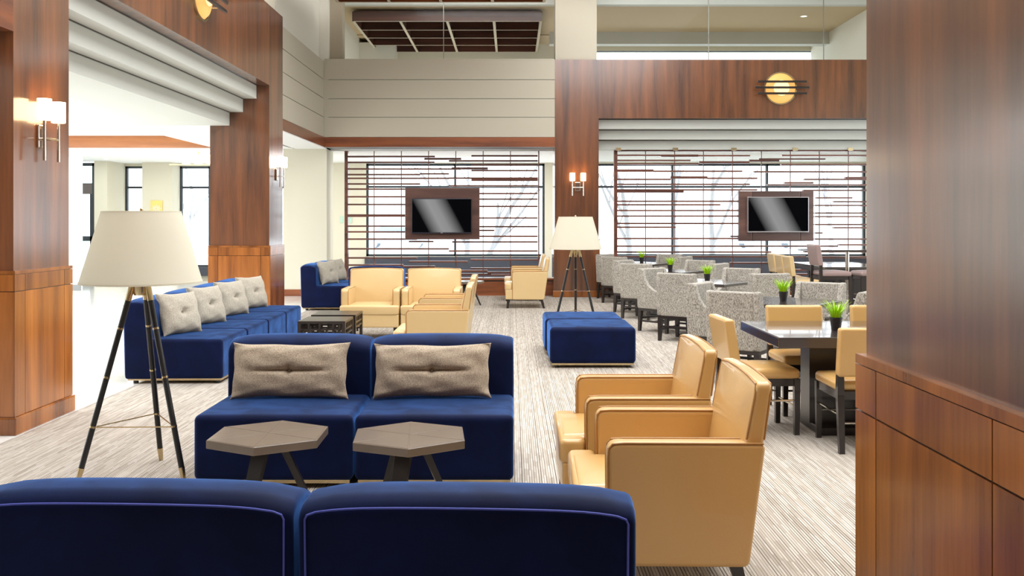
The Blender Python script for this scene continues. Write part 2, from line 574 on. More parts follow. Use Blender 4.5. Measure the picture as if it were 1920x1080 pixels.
def place(root, loc, rz, label, group=None):
    root.location = loc; root.rotation_euler.z = rz
    root['label'] = label
    if group:
        root['group'] = group
    return root


class Kind:
    """First call places the thing itself, later calls place copies."""
    def __init__(s, root):
        s.root = root; s.used = False

    def put(s, loc, rz, label, group=None):
        if not s.used:
            s.used = True
            return place(s.root, loc, rz, label, group)
        return dup(s.root, loc, rz, label, group)


def struct(name, mb, mat, parent=None, smooth=0, label=None):
    o = mb.build(name, mat, parent, smooth=smooth)
    if parent is None:
        o['kind'] = 'structure'
        if label:
            o['label'] = label
    return o


def pX(px, Y):
    return (px - 960) / F * Y


def pZ(py, Y):
    return CAMH - (py - HY) / F * Y


# ------------------------------------------------------------------ the setting: floor
CX = -3.57          # carpet / tile line
YB = 19.65          # face of the far bulkhead
YW = 24.4           # far window wall
tag(MB().box(CX, 10.2, -4.2, 19.95, -0.2, 0.0).build('floor', CARPET, smooth=0), 'beige carpet with fine dark stripes under the seating', kind='structure')
tile_floor = empty('floor_lobby'); tag(tile_floor, 'white tiled lobby floor beside the carpet', kind='structure')
MB().box(-13.2, CX, -4.2, 26.0, -0.2, -0.006).box(CX, 10.2, 19.95, 24.6, -0.2, -0.006).build('grout_bed', GROUT, tile_floor, smooth=0)
tl = MB().box(-0.298, 0.298, -0.298, 0.298, -0.006, 0.0)
tile_proto = None
NX, NY = 5, 17
for i in range(NX):
    for j in range(NY):
        c = (CX - 0.3 - 0.6 * i, 3.9 + 0.6 * j, 0)
        if tile_proto is None:
            tile_proto = tl.build('tile', TILE, tile_floor, smooth=0); o = tile_proto
        else:
            o = tile_proto.copy(); COL.objects.link(o)
        o.location = c
rest = MB()
for i in range(0, 16):
    for j in range(-7, 37):
        x = CX - 0.3 - 0.6 * i; y = 3.9 + 0.6 * j
        if i < NX and 0 <= j < NY:
            continue
        rest.box(x - 0.298, x + 0.298, y - 0.298, y + 0.298, -0.006, 0.0)
for i in range(0, 23):
    for j in range(0, 7):
        x = CX + 0.3 + 0.6 * i; y = 20.25 + 0.6 * j
        rest.box(x - 0.298, x + 0.298, y - 0.298, y + 0.298, -0.006, 0.0)
o = rest.build('tile_field', TILE, tile_floor, smooth=0); o['kind'] = 'stuff'

# ------------------------------------------------------------------ cherry columns
def column(x0, x1, y0, y1, top, label, plain=False):
    root = empty('column', ((x0 + x1) / 2, (y0 + y1) / 2, 0)); tag(root, label, kind='structure')
    hx, hy = (x1 - x0) / 2, (y1 - y0) / 2
    MB().box(-hx, hx, -hy, hy, 1.17, top).build('shaft', CHERRY, root, smooth=0)
    e = 0.022
    MB().box(-hx - e + .012, hx + e - .012, -hy - e + .012, hy + e - .012, 0.0, 1.175).build('core', DARKW, root, smooth=0)
    MB().box(-hx - e, hx + e, -hy - e, hy + e, 1.165, 1.19).build('ledge', CHERRY_LOW, root, smooth=0)
    MB().rbox(-hx - e - .016, hx + e + .016, -hy - e - .016, hy + e + .016, 0.0, 0.13, 0.006, seg=1).build('plinth', CHERRY_LOW, root)
    g = 0.0025
    for axis in 'xy':
        H = hy if axis == 'x' else hx
        low = CHERRY if plain else CHERRY_LOW
        ed = [-H - e, H + e] if plain else [-H - e, -H + 0.125, H - 0.125, H + e]
        for sgn in (-1, 1):
            D = (hx if axis == 'x' else hy) + e
            for k in range(len(ed) - 1):
                for (z0, z1) in (((0.13, 1.165),) if plain else ((0.13, 1.04), (1.04, 1.165))):
                    a0, a1 = ed[k] + g, ed[k + 1] - g
                    if k == 0: a0 = ed[0]
                    if k == len(ed) - 2: a1 = ed[-1]
                    if axis == 'y': a0, a1 = max(a0, ed[0] + .0135), min(a1, ed[-1] - .0135)
                    d0, d1 = sorted((sgn * (D - 0.013), sgn * D))
                    m = MB()
                    if axis == 'x':
                        m.box(d0, d1, a0, a1, z0 + g, z1 - g)
                    else:
                        m.box(a0, a1, d0, d1, z0 + g, z1 - g)
                    m.build('panel', low, root, smooth=0)
    return root


column(-4.49, -3.62, 6.97, 7.84, 4.76, 'cherry column with wall sconce at the tiled lobby edge')
column(-4.48, -3.6, 14.24, 15.07, 4.76, 'cherry column beside the row of blue sofas')
column(0.875, 1.775, YB, 20.5, 4.86, 'far cherry column with wall sconce between the two screens', True)
column(0.96, 1.83, 1.75, 2.60, 4.76, 'large close cherry column at the edge of the dining area')
column(9.15, 10.05, YB, 20.5, 4.86, 'cherry column at the far end of the dining area')

# cherry beams
def beam(n, x0, x1, y0, y1, z0, z1, mat, label):
    return struct('trim_%d' % n, MB().box(x0, x1, y0, y1, z0, z1), mat, label=label)


beam(1, -3.79, -3.6, 7.84, 14.24, 3.57, 4.76, CHERRY, 'cherry beam spanning the lobby opening')
beam(2, -4.48, -3.62, 1.0, 6.97, 2.93, 4.76, CHERRY_Y, 'cherry beam running towards the viewer from the near column')
beam(3, 1.775, 9.15, YB, YB + 0.19, 3.66, 4.86, CHERRY, 'cherry beam over the dining area')
struct('trim_4', MB().box(-4.48, -3.79, 7.84, 14.24, 4.4, 4.76), PLASTER)
# stepped soffits under the beams
lobby_steps = empty('trim_5', (0, 0, 0)); tag(lobby_steps, 'pale stepped soffit along the lobby opening', kind='structure')
for k in range(3):
    MB().box(-5.77 if k == 2 else -4.48, -3.79 - 0.2 * k, 7.84, 14.24, 3.37 - 0.2 * k, 3.57 - 0.2 * k).build('step', SOFFIT, lobby_steps, smooth=0)
    MB().box(-3.792 - 0.2 * k, -3.79 - 0.2 * k + 0.014, 7.84, 14.24, 3.57 - 0.2 * k - 0.010, 3.57 - 0.2 * k + 0.002).build('shade_strip', DARKW, lobby_steps, smooth=0)  # solid dark strip stands in for the shade under each step lip
far_steps = empty('trim_6', (0, 0, 0)); tag(far_steps, 'pale stepped soffit above the dining screen', kind='structure')
for k in range(3):
    MB().box(1.775, 9.15, YB + 0.19 + 0.2 * k, YW if k == 2 else YB + 1.2, 3.46 - 0.2 * k, 3.66 - 0.2 * k).build('step', SOFFIT, far_steps, smooth=0)
    MB().box(1.775, 9.15, YB + 0.19 + 0.2 * k - 0.02, YB + 0.192 + 0.2 * k, 3.66 - 0.2 * k - 0.014, 3.66 - 0.2 * k + 0.002).build('shade_strip', DARKW, far_steps, smooth=0)  # recess shade put in as a dark strip

# bulkheads with grooved panels
zs = [3.27, 3.68, 4.06, 4.45, 4.86]
bh = empty('wall_bulkhead_back'); tag(bh, 'greige bulkhead of four long boards above the left screen', kind='structure')
MB().box(-3.84, 0.875, YB + 0.02, 20.3, 3.08, 4.85).build('core', DULLGREY, bh, smooth=0)
for a, b_ in zip(zs[:-1], zs[1:]):
    MB().box(-3.84, 0.875, YB, YB + 0.02, a + 0.006, b_ - 0.006).build('panel', GREIGE, bh, smooth=0)
MB().box(-3.84, 0.875, YB - 0.012, YB + 0.02, 3.07, 3.27).build('cherry_trim', CHERRY_X, bh, smooth=0)
MB().box(-3.84, 0.875, YB - 0.005, 20.3, 4.85, 4.875).build('cap', GREIGE, bh, smooth=0)
bl = empty('wall_bulkhead_left'); tag(bl, 'greige bulkhead of long boards between the lobby column and the corner', kind='structure')
MB().box(-4.48, -3.87, 15.07, YB, 3.08, 4.82).build('core', DULLGREY, bl, smooth=0)
for a, b_ in zip(zs[:-1], zs[1:]):
    MB().box(-3.87, -3.85, 15.07, YB - .001, a + 0.006, min(b_, 4.83) - 0.006).build('panel', GREIGE, bl, smooth=0)
MB().box(-4.48, -3.838, 15.07, YB, 3.07, 3.27).build('cherry_trim', CHERRY_Y, bl, smooth=0)

# walls: corner pier, far wall, upper walls
struct('wall_pier', MB().box(-4.74, -3.84, 19.9, 20.6, 0, 3.09), BEIGE)
struct('baseboard_pier', MB().box(-4.745, -3.9, 19.885, 19.9, 0, 0.14), CHERRY_X)
struct('trim_7', MB().box(-4.2, -3.76, 19.66, 20.4, 3.1, 7.2), PLASTER)
struct('trim_8', MB().box(-3.76, -3.5, 19.8, 20.1, 4.87, 7.2), simple('shaded_pilaster_tone', (168, 158, 138), .8))  # darker tone carries the shade on the corner pilaster
struct('trim_9', MB().box(0.89, 1.74, 19.7, 20.45, 4.86, 7.2), GREIGE)
struct('trim_10', MB().box(-4.4, -3.7, 14.3, 15.0, 4.76, 7.2), GREIGE)
struct('wall_upper_left', MB().box(-4.2, -3.95, -4, 14.3, 4.76, 7.2).box(-4.2, -3.95, 15.0, 19.65, 4.82, 7.2), PLASTER)
struct('wall_back', MB().box(-4.55, -3.71, YW, YW + 0.4, 0, 3.1)
       .box(0.83, 1.66, YW, YW + 0.4, 0, 3.1)
       .box(-3.71, 0.83, YW, YW + 0.4, 0, 0.66).box(1.66, 9.0, YW, YW + 0.4, 0, 0.66)
       .box(-3.71, 0.83, YW, YW + 0.4, 3.02, 3.1).box(1.66, 9.0, YW, YW + 0.4, 3.02, 3.1)
       .box(9.0, 10.2, YW, YW + 0.4, 0, 7.2)
       .box(-4.55, 9.0, YW, YW + 0.4, 3.1, 4.4)
       .box(-4.55, 1.66, YW, YW + 0.4, 4.4, 7.2)
       .box(1.66, 9.0, YW, YW + 0.4, 5.89, 7.2), BEIGE)
struct('trim_11', MB().box(-3.73, 0.8, YW - 0.12, YW - 0.002, 0.02, 0.65).box(1.66, 9.0, YW - 0.12, YW - 0.002, 0.02, 0.65), KNEE)
struct('ceiling_bay', MB().box(-4.55, 0.875, 20.3, YW, 3.04, 3.2).box(-4.48, -3.84, 15.07, 20.3, 3.05, 3.08).box(0.875, 1.775, 20.5, YW, 3.04, 3.2), WHITE)
struct('ceiling_upper', MB().box(-3.84, 10.2, 20.28, 23.0, 6.09, 6.2).box(-3.84, 10.2, 23.3, YW, 6.06, 6.2).box(-3.84, 0.9, 23.0, 23.3, 6.09, 6.2), TANCEIL)
struct('trim_12', MB().box(-3.84, 10.2, 20.1, 20.28, 6.09, 7.2).box(0.9, 10.2, 23.0, 23.3, 5.80, 6.2), SOFFIT)
struct('wall_upper_bay', MB().box(-3.9, -3.76, 20.4, YW, 3.2, 7.2).box(-3.76, -2.9, 23.6, YW, 4.0, 5.95).box(7.6, 7.8, 20.3, YW, 3.7, 7.2), PLASTER)
struct('ceiling', MB().box(-4.2, 10.2, -4.2, 20.3, 7.2, 7.4), WHITE)
struct('wall_front', MB().box(-13.2, 10.2, -4.4, -4.2, -0.2, 7.4), CHERRY)
struct('wall_right', MB().box(10.0, 10.3, -4.2, 4.0, -.2, 7.4).box(10.0, 10.3, 19.0, 24.8, -.2, 7.4).box(10.0, 10.3, 4.0, 19.0, -.2, 0.5).box(10.0, 10.3, 4.0, 19.0, 3.9, 7.4), BEIGE)

# lobby shell
struct('ceiling_lobby', MB().box(-13.2, -5.77, -4.2, 18.57, 3.2, 3.35).box(-5.77, -4.48, -4.2, 7.84, 2.97, 3.35).box(-5.77, -4.48, 14.24, 18.5, 2.97, 3.35)
       .box(-13.2, -4.55, 18.57, 25.4, 3.05, 3.35).box(-13.2, -4.6, 19.0, 19.05, 2.97, 3.05), WHITE)
struct('trim_13', MB().box(-13.2, -4.6, 18.5, 18.56, 2.97, 3.2), ORANGE_W)
struct('trim_14', MB().box(-13.2, -4.6, 18.56, 19.0, 2.95, 3.05), WHITE)
struct('wall_lobby_pier', MB().box(-13.0, -9.66, 21.5, 21.6, 0, 3.05), WHITE)
struct('baseboard_lobby', MB().box(-13.0, -9.65, 21.48, 21.5, 0, 0.13), DULLGREY)
struct('wall_lobby_back', MB().box(-10.37, -10.05, 23.83, 25.0, 0, 3.05).box(-9.4, -8.63, YW, 25.0, 0, 3.05).box(-10.05, -4.55, 24.93, 25.2, 2.98, 3.05)
       .box(-10.05, -4.55, 24.93, 25.2, 0, 0.36).box(-5.6, -4.55, YW, 25.0, 0, 3.05), BEIGE)
struct('trim_15', MB().box(-8.63, -5.6, 24.8, 24.92, 0.14, 0.37), KNEE)
struct('wall_lobby_left', MB().box(-13.2, -13.0, -4.2, 3.0, -.2, 3.2).box(-13.2, -13.0, 21.0, 25.2, -.2, 3.2).box(-13.2, -13.0, 3, 21, -.2, 0.25).box(-13.2, -13.0, 3, 21, 2.95, 3.2), WHITE)

# ------------------------------------------------------------------ windows
WN = [0]


def window(x0, x1, z0, z1, Y, bars, transoms, label, w=0.055, parent=None):
    WN[0] += 1
    root = empty('window_%d' % WN[0], ((x0 + x1) / 2, Y, z0)); tag(root, label, kind='structure')
    cx = (x0 + x1) / 2
    fr = MB()
    fr.box(x0 - cx, x0 - cx + w, 0, 0.09, 0, z1 - z0).box(x1 - cx - w, x1 - cx, 0, 0.09, 0, z1 - z0)
    fr.box(x0 - cx, x1 - cx, 0, 0.09, 0, w).box(x0 - cx, x1 - cx, 0, 0.09, z1 - z0 - w, z1 - z0)
    fr.build('frame', FRAME, root, smooth=0)
    xs = [x0] + list(bars) + [x1]
    zz = [z0] + list(transoms) + [z1]
    for b_ in bars:
        MB().box(b_ - cx - w / 2, b_ - cx + w / 2, 0, 0.09, 0, z1 - z0).build('mullion', FRAME, root, smooth=0)
    for t in transoms:
        MB().box(x0 - cx, x1 - cx, -0.005, 0.085, t - z0 - w / 2, t - z0 + w / 2).build('transom', FRAME, root, smooth=0)
    for a, b_ in zip(xs[:-1], xs[1:]):
        for c, d in zip(zz[:-1], zz[1:]):
            MB().box(a - cx + .02, b_ - cx - .02, 0.04, 0.048, c - z0 + .02, d - z0 - .02).build('pane', GLASS, root, smooth=0)
    return root


window(-3.71, 0.83, 0.66, 3.02, YW + 0.05, [-1.45], [2.43], 'large two-bay window behind the left screen')
window(1.66, 9.0, 0.66, 3.02, YW + 0.05, [4.09, 6.5], [2.43], 'large three-bay window behind the dining screen')
window(1.66, 9.0, 4.4, 5.89, YW + 0.05, [], [], 'high clerestory window above the dining area', w=.02)
window(-10.05, -9.4, 0.36, 2.98, 24.95, [], [2.43], 'narrow lobby window beside the pier')
window(-8.63, -5.6, 0.36, 2.98, 24.95, [-7.86], [2.43], 'lobby window with dark frame beside the cherry column')


def side_window(x, y0, y1, z0, z1, n, label):
    WN[0] += 1
    root = empty('window_%d' % WN[0], (x, (y0 + y1) / 2, z0)); tag(root, label, kind='structure')
    h = (y1 - y0) / 2
    for k in range(n + 1):
        y = -h + 2 * h * k / n
        MB().box(-.05, .05, y - .03, y + .03, 0, z1 - z0).build('mullion', FRAME, root, smooth=0)
    for k in range(n):
        y = -h + 2 * h * k / n
        MB().box(-.005, .005, y + .02, y + 2 * h / n - .02, 0.02, z1 - z0 - .02).build('pane', GLASS, root, smooth=0)
    MB().box(-.05, .05, -h, h, 0, .06).box(-.05, .05, -h, h, z1 - z0 - .06, z1 - z0).build('frame', FRAME, root, smooth=0)


side_window(-13.1, 3, 21, 0.25, 2.95, 9, 'glazed lobby entrance wall')
side_window(10.15, 4, 19, 0.5, 3.9, 6, 'tall window wall of the dining area')

# entrance door with dark frame, left end of the lobby
dr = empty('door_1', (-10.75, 23.86, 0)); tag(dr, 'dark framed glass entrance door at the lobby end', kind='structure')
MB().box(0.31, 0.38, 0, .1, 0, 3.0).box(-1.0, .38, 0, .1, 2.93, 3.0).build('frame', FRAME, dr, smooth=0)
MB().box(-1.0, .31, 0, .1, 2.23, 2.5).build('transom', simple('brown_grey_transom', (96, 88, 84), .5), dr, smooth=0)
MB().box(.25, .31, .02, .09, 0.02, 2.23).box(-1.0, .31, .02, .09, 1.06, 1.18).box(-1.0, .31, .02, .09, 0.02, .26).build('leaf', FRAME, dr, smooth=0)
MB().box(-1.0, .25, .05, .056, .26, 1.06).build('pane', GLASS_DOOR, dr, smooth=0)
MB().box(-1.0, .25, .05, .056, 1.18, 2.23).build('pane', GLASS_DOOR, dr, smooth=0)
MB().box(-1.0, .31, .05, .056, 2.5, 2.93).build('pane', GLASS_DOOR, dr, smooth=0)

# interior clerestory glazing above the bulkheads
WN[0] += 1
cg = empty('window_%d' % WN[0], (0, 19.86, 4.88)); tag(cg, 'frameless glass above the bulkhead and the dining beam', kind='structure')
for a, b_ in ((-3.5, -1.42), (-1.41, 0.88), (1.76, 4.06), (4.07, 6.44), (6.45, 9.1)):
    MB().box(a, b_, -.006, .006, 0, 2.2).build('pane', GLASS_AR, cg, smooth=0)
for x in (-1.415, 4.065, 6.445):
    MB().box(x - .008, x + .008, -.008, .008, 0, 2.2).build('joint', CABLE, cg, smooth=0)

# ------------------------------------------------------------------ suspended cherry ceiling grids
def ceiling_grid(x0, x1, y0, y1, z0, z1, mat, label, top):
    root = empty('suspended_ceiling_grid', ((x0 + x1) / 2, (y0 + y1) / 2, z0))
    tag(root, label, 'ceiling grid', 'suspended cherry ceiling grids')
    hx, hy = (x1 - x0) / 2, (y1 - y0) / 2
    H = z1 - z0
    MB().box(-hx, hx, -hy, hy, H - .02, H).build('backing_board', mat, root, smooth=0)
    for k in range(5):
        x = -hx + 2 * hx * k / 4
        MB().box(x - .03, x + .03, -hy, hy, 0, H - .02).build('rib', mat, root, smooth=0)
        MB().box(x - .028, x + .028, -hy, hy, -.006, 0).build('edge_strip', GREIGE, root, smooth=0)
        y = -hy + 2 * hy * k / 4
        MB().box(-hx, hx, y - .02, y + .02, 0.002, H - .02).build('cross_rib', mat, root, smooth=0)
        MB().box(-hx, hx, y - .018, y + .018, -.004, .002).build('edge_strip', GREIGE, root, smooth=0)
    for sx in (-1, 1):
        for sy in (-1, 1):
            MB().cyl((sx * hx * .8, sy * hy * .8, H), (sx * hx * .8, sy * hy * .8, top - z0), .006, n=6).build('hanging_rod', CABLE, root)
    return root


GRIDW = wood('dark_cherry_grid', (52, 26, 16), (92, 52, 36), axis='x', rough=.5)
ceiling_grid(pX(663, 20.5), pX(1014, 20.5), 20.5, 24.2, 5.82, 6.05, GRIDW, 'dark cherry ceiling grid hung behind the glass above the bulkhead', 6.09)
ceiling_grid(pX(634, 18.7), pX(1020, 18.7), 14.7, 18.7, 5.82, 6.05, CHERRY_X, 'reddish cherry ceiling grid hung over the lounge, only its far edge showing', 7.2)

# ------------------------------------------------------------------ wall sconces
def make_sconce():
    root = empty('wall_sconce'); tag(root, 'x', 'wall lamp')
    MB().rbox(-.055, .055, -.02, 0, -.09, .09, .006, seg=1).build('backplate', CHROME, root)
    MB().cyl((0, -.02, -.02), (0, -.09, -.02), .012, n=10).build('stem', CHROME, root)
    MB().cyl((-.12, -.09, -.02), (.12, -.09, -.02), .009, n=10).build('crossbar', CHROME, root)
    for s in (-1, 1):
        MB().cyl((s * .112, -.09, -.19), (s * .112, -.09, .12), .012, n=12).build('rod', CHROME, root)
        MB().lathe([(0.0, .115), (.05, .115), (.052, .12), (.052, .275), (.047, .275), (.047, .125), (0, .125)], 20, (s * .112, -.09, 0)).build('lamp_shade', LIT, root)
    return root


SK = Kind(make_sconce())
GS = 'twin-shade wall sconces on the cherry columns'
SK.put((pX(1083, YB), YB, 2.26), 0, 'twin-shade nickel sconce on the far cherry column between the screens', GS)
SK.put((-3.62, 7.36, 2.20), R(90), 'twin-shade nickel sconce on the near lobby column, reflected in its veneer', GS)
SK.put((-3.6, 14.66, 2.26), R(90), 'twin-shade nickel sconce on the second lobby column, seen edge on', GS)


def make_medallion():
    root = empty('medallion_light'); tag(root, 'x', 'wall lamp')
    MB().lathe([(0, .10), (.12, .098), (.2, .085), (.28, .05), (.31, .015), (.31, 0), (0, 0)], 40, (0, 0, 0), 'y').build('bowl', LIT2, root)
    MB().lathe([(0, .112), (.1, .108), (.16, .097), (.16, .09), (0, .09)], 32, (0, 0, 0), 'y').build('bright_core', LIT3, root)
    MB().lathe([(.31, 0), (.335, 0), (.335, .03), (.31, .03)], 40, (0, 0, 0), 'y').build('rim', BRASS, root)
    for k, (z, h) in enumerate(((.12, .5), (0, .55), (-.12, .5))):
        b_ = MB().rbox(-h, h, -.16, -.13, z - .022, z + .022, .006, seg=1).build('bar', DARKW, root)
        for s in (-1, 1):
            MB().cyl((s * .3, -.13, z), (s * .3, -.02, z), .008, n=8).build('bar_stud', CHROME, b_)
    return root


MD = Kind(make_medallion())
GM = 'round alabaster medallion lights on the beams'
MD.put((pX(1463, YB), YB, 4.27), 0, 'round alabaster light with three dark bars on the dining beam', GM)
MD.put((-3.6, 11.1, 4.2), R(90), 'round alabaster light with three bars on the lobby beam, cut by the photo edge', GM)

# recessed downlights
def downlight(x, y, z, label, group):
    root = empty('downlight', (x, y, z)); tag(root, label, 'ceiling light', group)
    MB().lathe([(.06, 0), (.085, 0), (.085, -.006), (.06, -.006)], 20).build('trim_ring', WHITE, root)
    MB().lathe([(0, -.003), (.06, -.003), (.06, 0), (0, 0)], 20).build('lens', DOWNL, root)


downlight(pX(167, 21.9), 21.9, 3.05, 'recessed lobby downlight nearer the entrance pier', 'recessed lobby downlights')
downlight(pX(200, 23.0), 23.0, 3.05, 'recessed lobby downlight beyond the first, over the door', 'recessed lobby downlights')
downlight(pX(1507, 21.25), 21.25, 6.09, 'small recessed downlight in the tan upper ceiling', None)

# ------------------------------------------------------------------ slatted screens
YS = 20.38


def screen(label, post_px, right_px, rods, slats, base_x0, base_x1, top_py, rod_gap=None, clips=()):
    x0, x1 = pX(post_px, YS), pX(right_px, YS)
    cx = (x0 + x1) / 2
    root = empty('room_divider_screen', (cx, YS, 0)); tag(root, label, 'screen')
    zt = pZ(top_py, YS)
    MB().box(x0 - cx - .035, x0 - cx + .035, -.06, .06, .33, zt).build('post', SLATW, root, smooth=0)
    MB().box(x1 - cx - .012, x1 - cx + .012, -.05, .05, .33, zt).build('post', SLATW, root, smooth=0)
    MB().box(x0 - cx, x1 - cx, -.05, .05, zt - .02, zt + .02).build('top_rail', SLATW, root, smooth=0)
    for r_ in rods:
        x = pX(r_, YS) - cx
        spans = [(.33, zt)]
        if rod_gap and rod_gap[0] < x + cx < rod_gap[1]:
            spans = [(.33, rod_gap[2]), (rod_gap[3], zt)]
        for a, b_ in spans:
            MB().box(x - .0085, x + .0085, -.012, .012, a, b_).build('rod', SLATW, root, smooth=0)
    random.seed(len(slats))
    for s in slats:
        a, b_, y = s[:3]
        h = (s[3] if len(s) > 3 else 2.9) * YS / F / 2
        d = .055 if len(s) < 5 else s[4]
        xa, xb, z = pX(a, YS) - cx, pX(b_, YS) - cx, pZ(y, YS)
        if rod_gap and rod_gap[2] < z < rod_gap[3] and xa + cx < rod_gap[0] - .01 < xb + cx - .3:
            xb = min(xb, rod_gap[0] - cx)
        yo = random.uniform(-.012, .012)
        MB().box(xa, xb, yo - d, yo + d, z - h, z + h).build('slat', SLATW, root, smooth=0)
    for c in clips:
        x = pX(c, YS) - cx
        MB().box(x - .055, x + .055, -.165, -.142, zt - .01, zt + .05).box(x - .03, x + .03, -.16, .0, zt - .012, zt + .008).build('clip', BRASS, root, smooth=0)
    # low cherry base with a reveal under its cap
    b0, b1 = base_x0 - cx, base_x1 - cx
    MB().box(b0, b1, -.32, .1, .0, .29).build('base_box', CHERRY_X, root, smooth=0)
    MB().box(b0, b1, -.29, .08, .29, .32).build('base_reveal', DARKW, root, smooth=0)
    MB().box(b0, b1, -.33, .1, .32, .36).build('base_cap', CHERRY_X, root, smooth=0)
    MB().box(b0, b1, -.335, -.32, .0, .10).build('base_skirting', CHERRY_X, root, smooth=0)
    return root


S1 = [(650, 816, 293.8), (650, 815, 304.7), (796, 865, 298, 3.5), (842, 1008, 302), (884, 1008, 292.5), (884, 1008, 309.7),
      (650, 864, 317), (847, 915, 316, 4), (884, 1008, 320), (650, 788, 327.5), (788, 842, 326), (650, 842, 334.5), (842, 1008, 334),
      (884, 1008, 337.5, 4.5), (650, 788, 345), (842, 1008, 348.6), (650, 760, 354.7), (650, 760, 369), (650, 760, 383.5),
      (650, 760, 404.3, 5), (650, 760, 424), (650, 760, 434.7), (650, 782, 448.3), (898, 1008, 363), (898, 1008, 373.5),
      (898, 1008, 387), (898, 1008, 408.7), (898, 1008, 425), (898, 927, 432), (898, 1008, 443), (767, 813, 452.7),
      (848, 1008, 453.5), (650, 842, 466.5), (842, 1008, 470.5), (650, 782, 483.5), (767, 877, 490.7), (882, 1008, 487),
      (753, 816, 500, 3.5), (882, 1008, 503.3), (650, 756, 497), (816, 914, 508, 3.5), (914, 1008, 511, 3.5), (700, 921, 514.5, 3.5), (921, 1008, 515.5)]
T1 = (pX(759, 20.2), pX(899, 20.2), pZ(449, 20.2), pZ(352, 20.2))
scr1 = screen('walnut slatted screen behind the lounge, carrying the left television', 650, 1010,
              [701.7, 752.7, 803.7, 854.7, 906, 957], S1, pX(648, 20.38), 0.86, 281.5, rod_gap=T1)

E = 1935
S2 = [(1155, 1308, 291.5), (1239, 1308, 292.3, 4), (1308, 1405, 292.3), (1155, 1294, 301), (1310, 1404, 304.5, 4), (1155, 1310, 307.5),
      (1404, 1460, 301.5, 4), (1422, 1546, 298.5), (1465, E, 291.7), (1464, E, 308.7), (1155, 1225, 320, 4.5), (1225, 1391, 321.3),
      (1413, E, 322.3), (1155, 1257, 336.5), (1257, 1326, 332.8, 4.5), (1326, 1419, 334.5), (1507, E, 336.5), (1584, 1660, 333.5, 4),
      (1155, 1405, 345.8), (1438, E, 346.8), (1470, 1524, 343, 3.5), (1155, 1419, 356.2), (1155, 1281, 359.5, 3.5), (1505, E, 357),
      (1155, 1387, 377.5), (1155, 1350, 384), (1155, 1387, 394.7), (1155, 1387, 405.3), (1155, 1387, 419), (1155, 1266, 426),
      (1369, 1387, 443.3), (1155, 1387, 447.3), (1529, 1597, 371), (1562, E, 378.3), (1527, E, 385.3), (1527, E, 399.5),
      (1527, E, 406.3), (1527, E, 421), (1562, E, 427), (1527, 1541, 436.7), (1527, E, 448.3), (1155, 1570, 461.5), (1571, E, 459),
      (1155, 1445, 472.5), (1507, E, 472), (1155, 1510, 481), (1540, 1650, 482.5, 4.5), (1368, 1480, 493, 3), (1155, 1368, 498), (1480, E, 506), (1155, E, 514)]
T2 = (pX(1386, 20.2), pX(1527, 20.2), pZ(452, 20.2), pZ(358, 20.2))
scr2 = screen('long walnut slatted screen behind the dining tables, carrying the right television', 1154, E,
              [1156 + 54.3 * k for k in range(1, 15)], S2, 1.8, 11.1 - 1.0, 282.5, rod_gap=T2, clips=(1158, 1264, 1373, 1487, 1590))


# ------------------------------------------------------------------ televisions on veneered panels
def television(px0, px1, py0, py1, sx0, sx1, sy0, sy1, Y, bez, label, panel_label, framed):
    x0, x1, z1, z0 = pX(px0, Y), pX(px1, Y), pZ(py0, Y), pZ(py1, Y)
    cx, cz = (x0 + x1) / 2, z0
    pr = empty('tv_mount_panel', (cx, Y + .05, cz)); tag(pr, panel_label, 'wall panel', 'veneered television panels on the screens')
    W, H = (x1 - x0) / 2, z1 - z0
    MB().rbox(-W, W, 0, .1, 0, H, .006, seg=1).build('board', PANELW, pr)
    if framed:
        for a, b_, c, d in ((-W, -W + .28, 0, H), (W - .28, W, 0, H), (-W + .285, W - .285, H - .24, H), (-W + .285, W - .285, 0, .24)):
            MB().rbox(a + .004, b_ - .004, -.012, .001, c + .004, d - .004, .004, seg=1).build('stile', PANELW, pr)
    tv = empty('television', ((pX(sx0, Y) + pX(sx1, Y)) / 2, Y, pZ(sy1, Y))); tag(tv, label, 'television', 'televisions on the slatted screens')
    w, h = (pX(sx1, Y) - pX(sx0, Y)) / 2, pZ(sy0, Y) - pZ(sy1, Y)
    MB().rbox(-w, w, -.05, .03, 0, h, .008, seg=1).build('bezel', bez, tv)
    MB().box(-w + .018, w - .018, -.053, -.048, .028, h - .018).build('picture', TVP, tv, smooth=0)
    MB().rbox(-.02, .02, -.056, -.05, .006, .02, .003, seg=1).build('maker_mark', TVS, tv)


television(759, 899, 352, 449, 772, 885, 372, 438, 20.16, TVB, 'flat television with dark bezel on the left screen, behind the lounge',
           'plain walnut panel around the left television', False)
television(1386, 1527, 358, 452, 1400.5, 1515.5, 369, 436, 20.16, TVS, 'flat television with silver bezel on the right screen, behind the dining tables',
           'framed walnut panel around the right television', True)

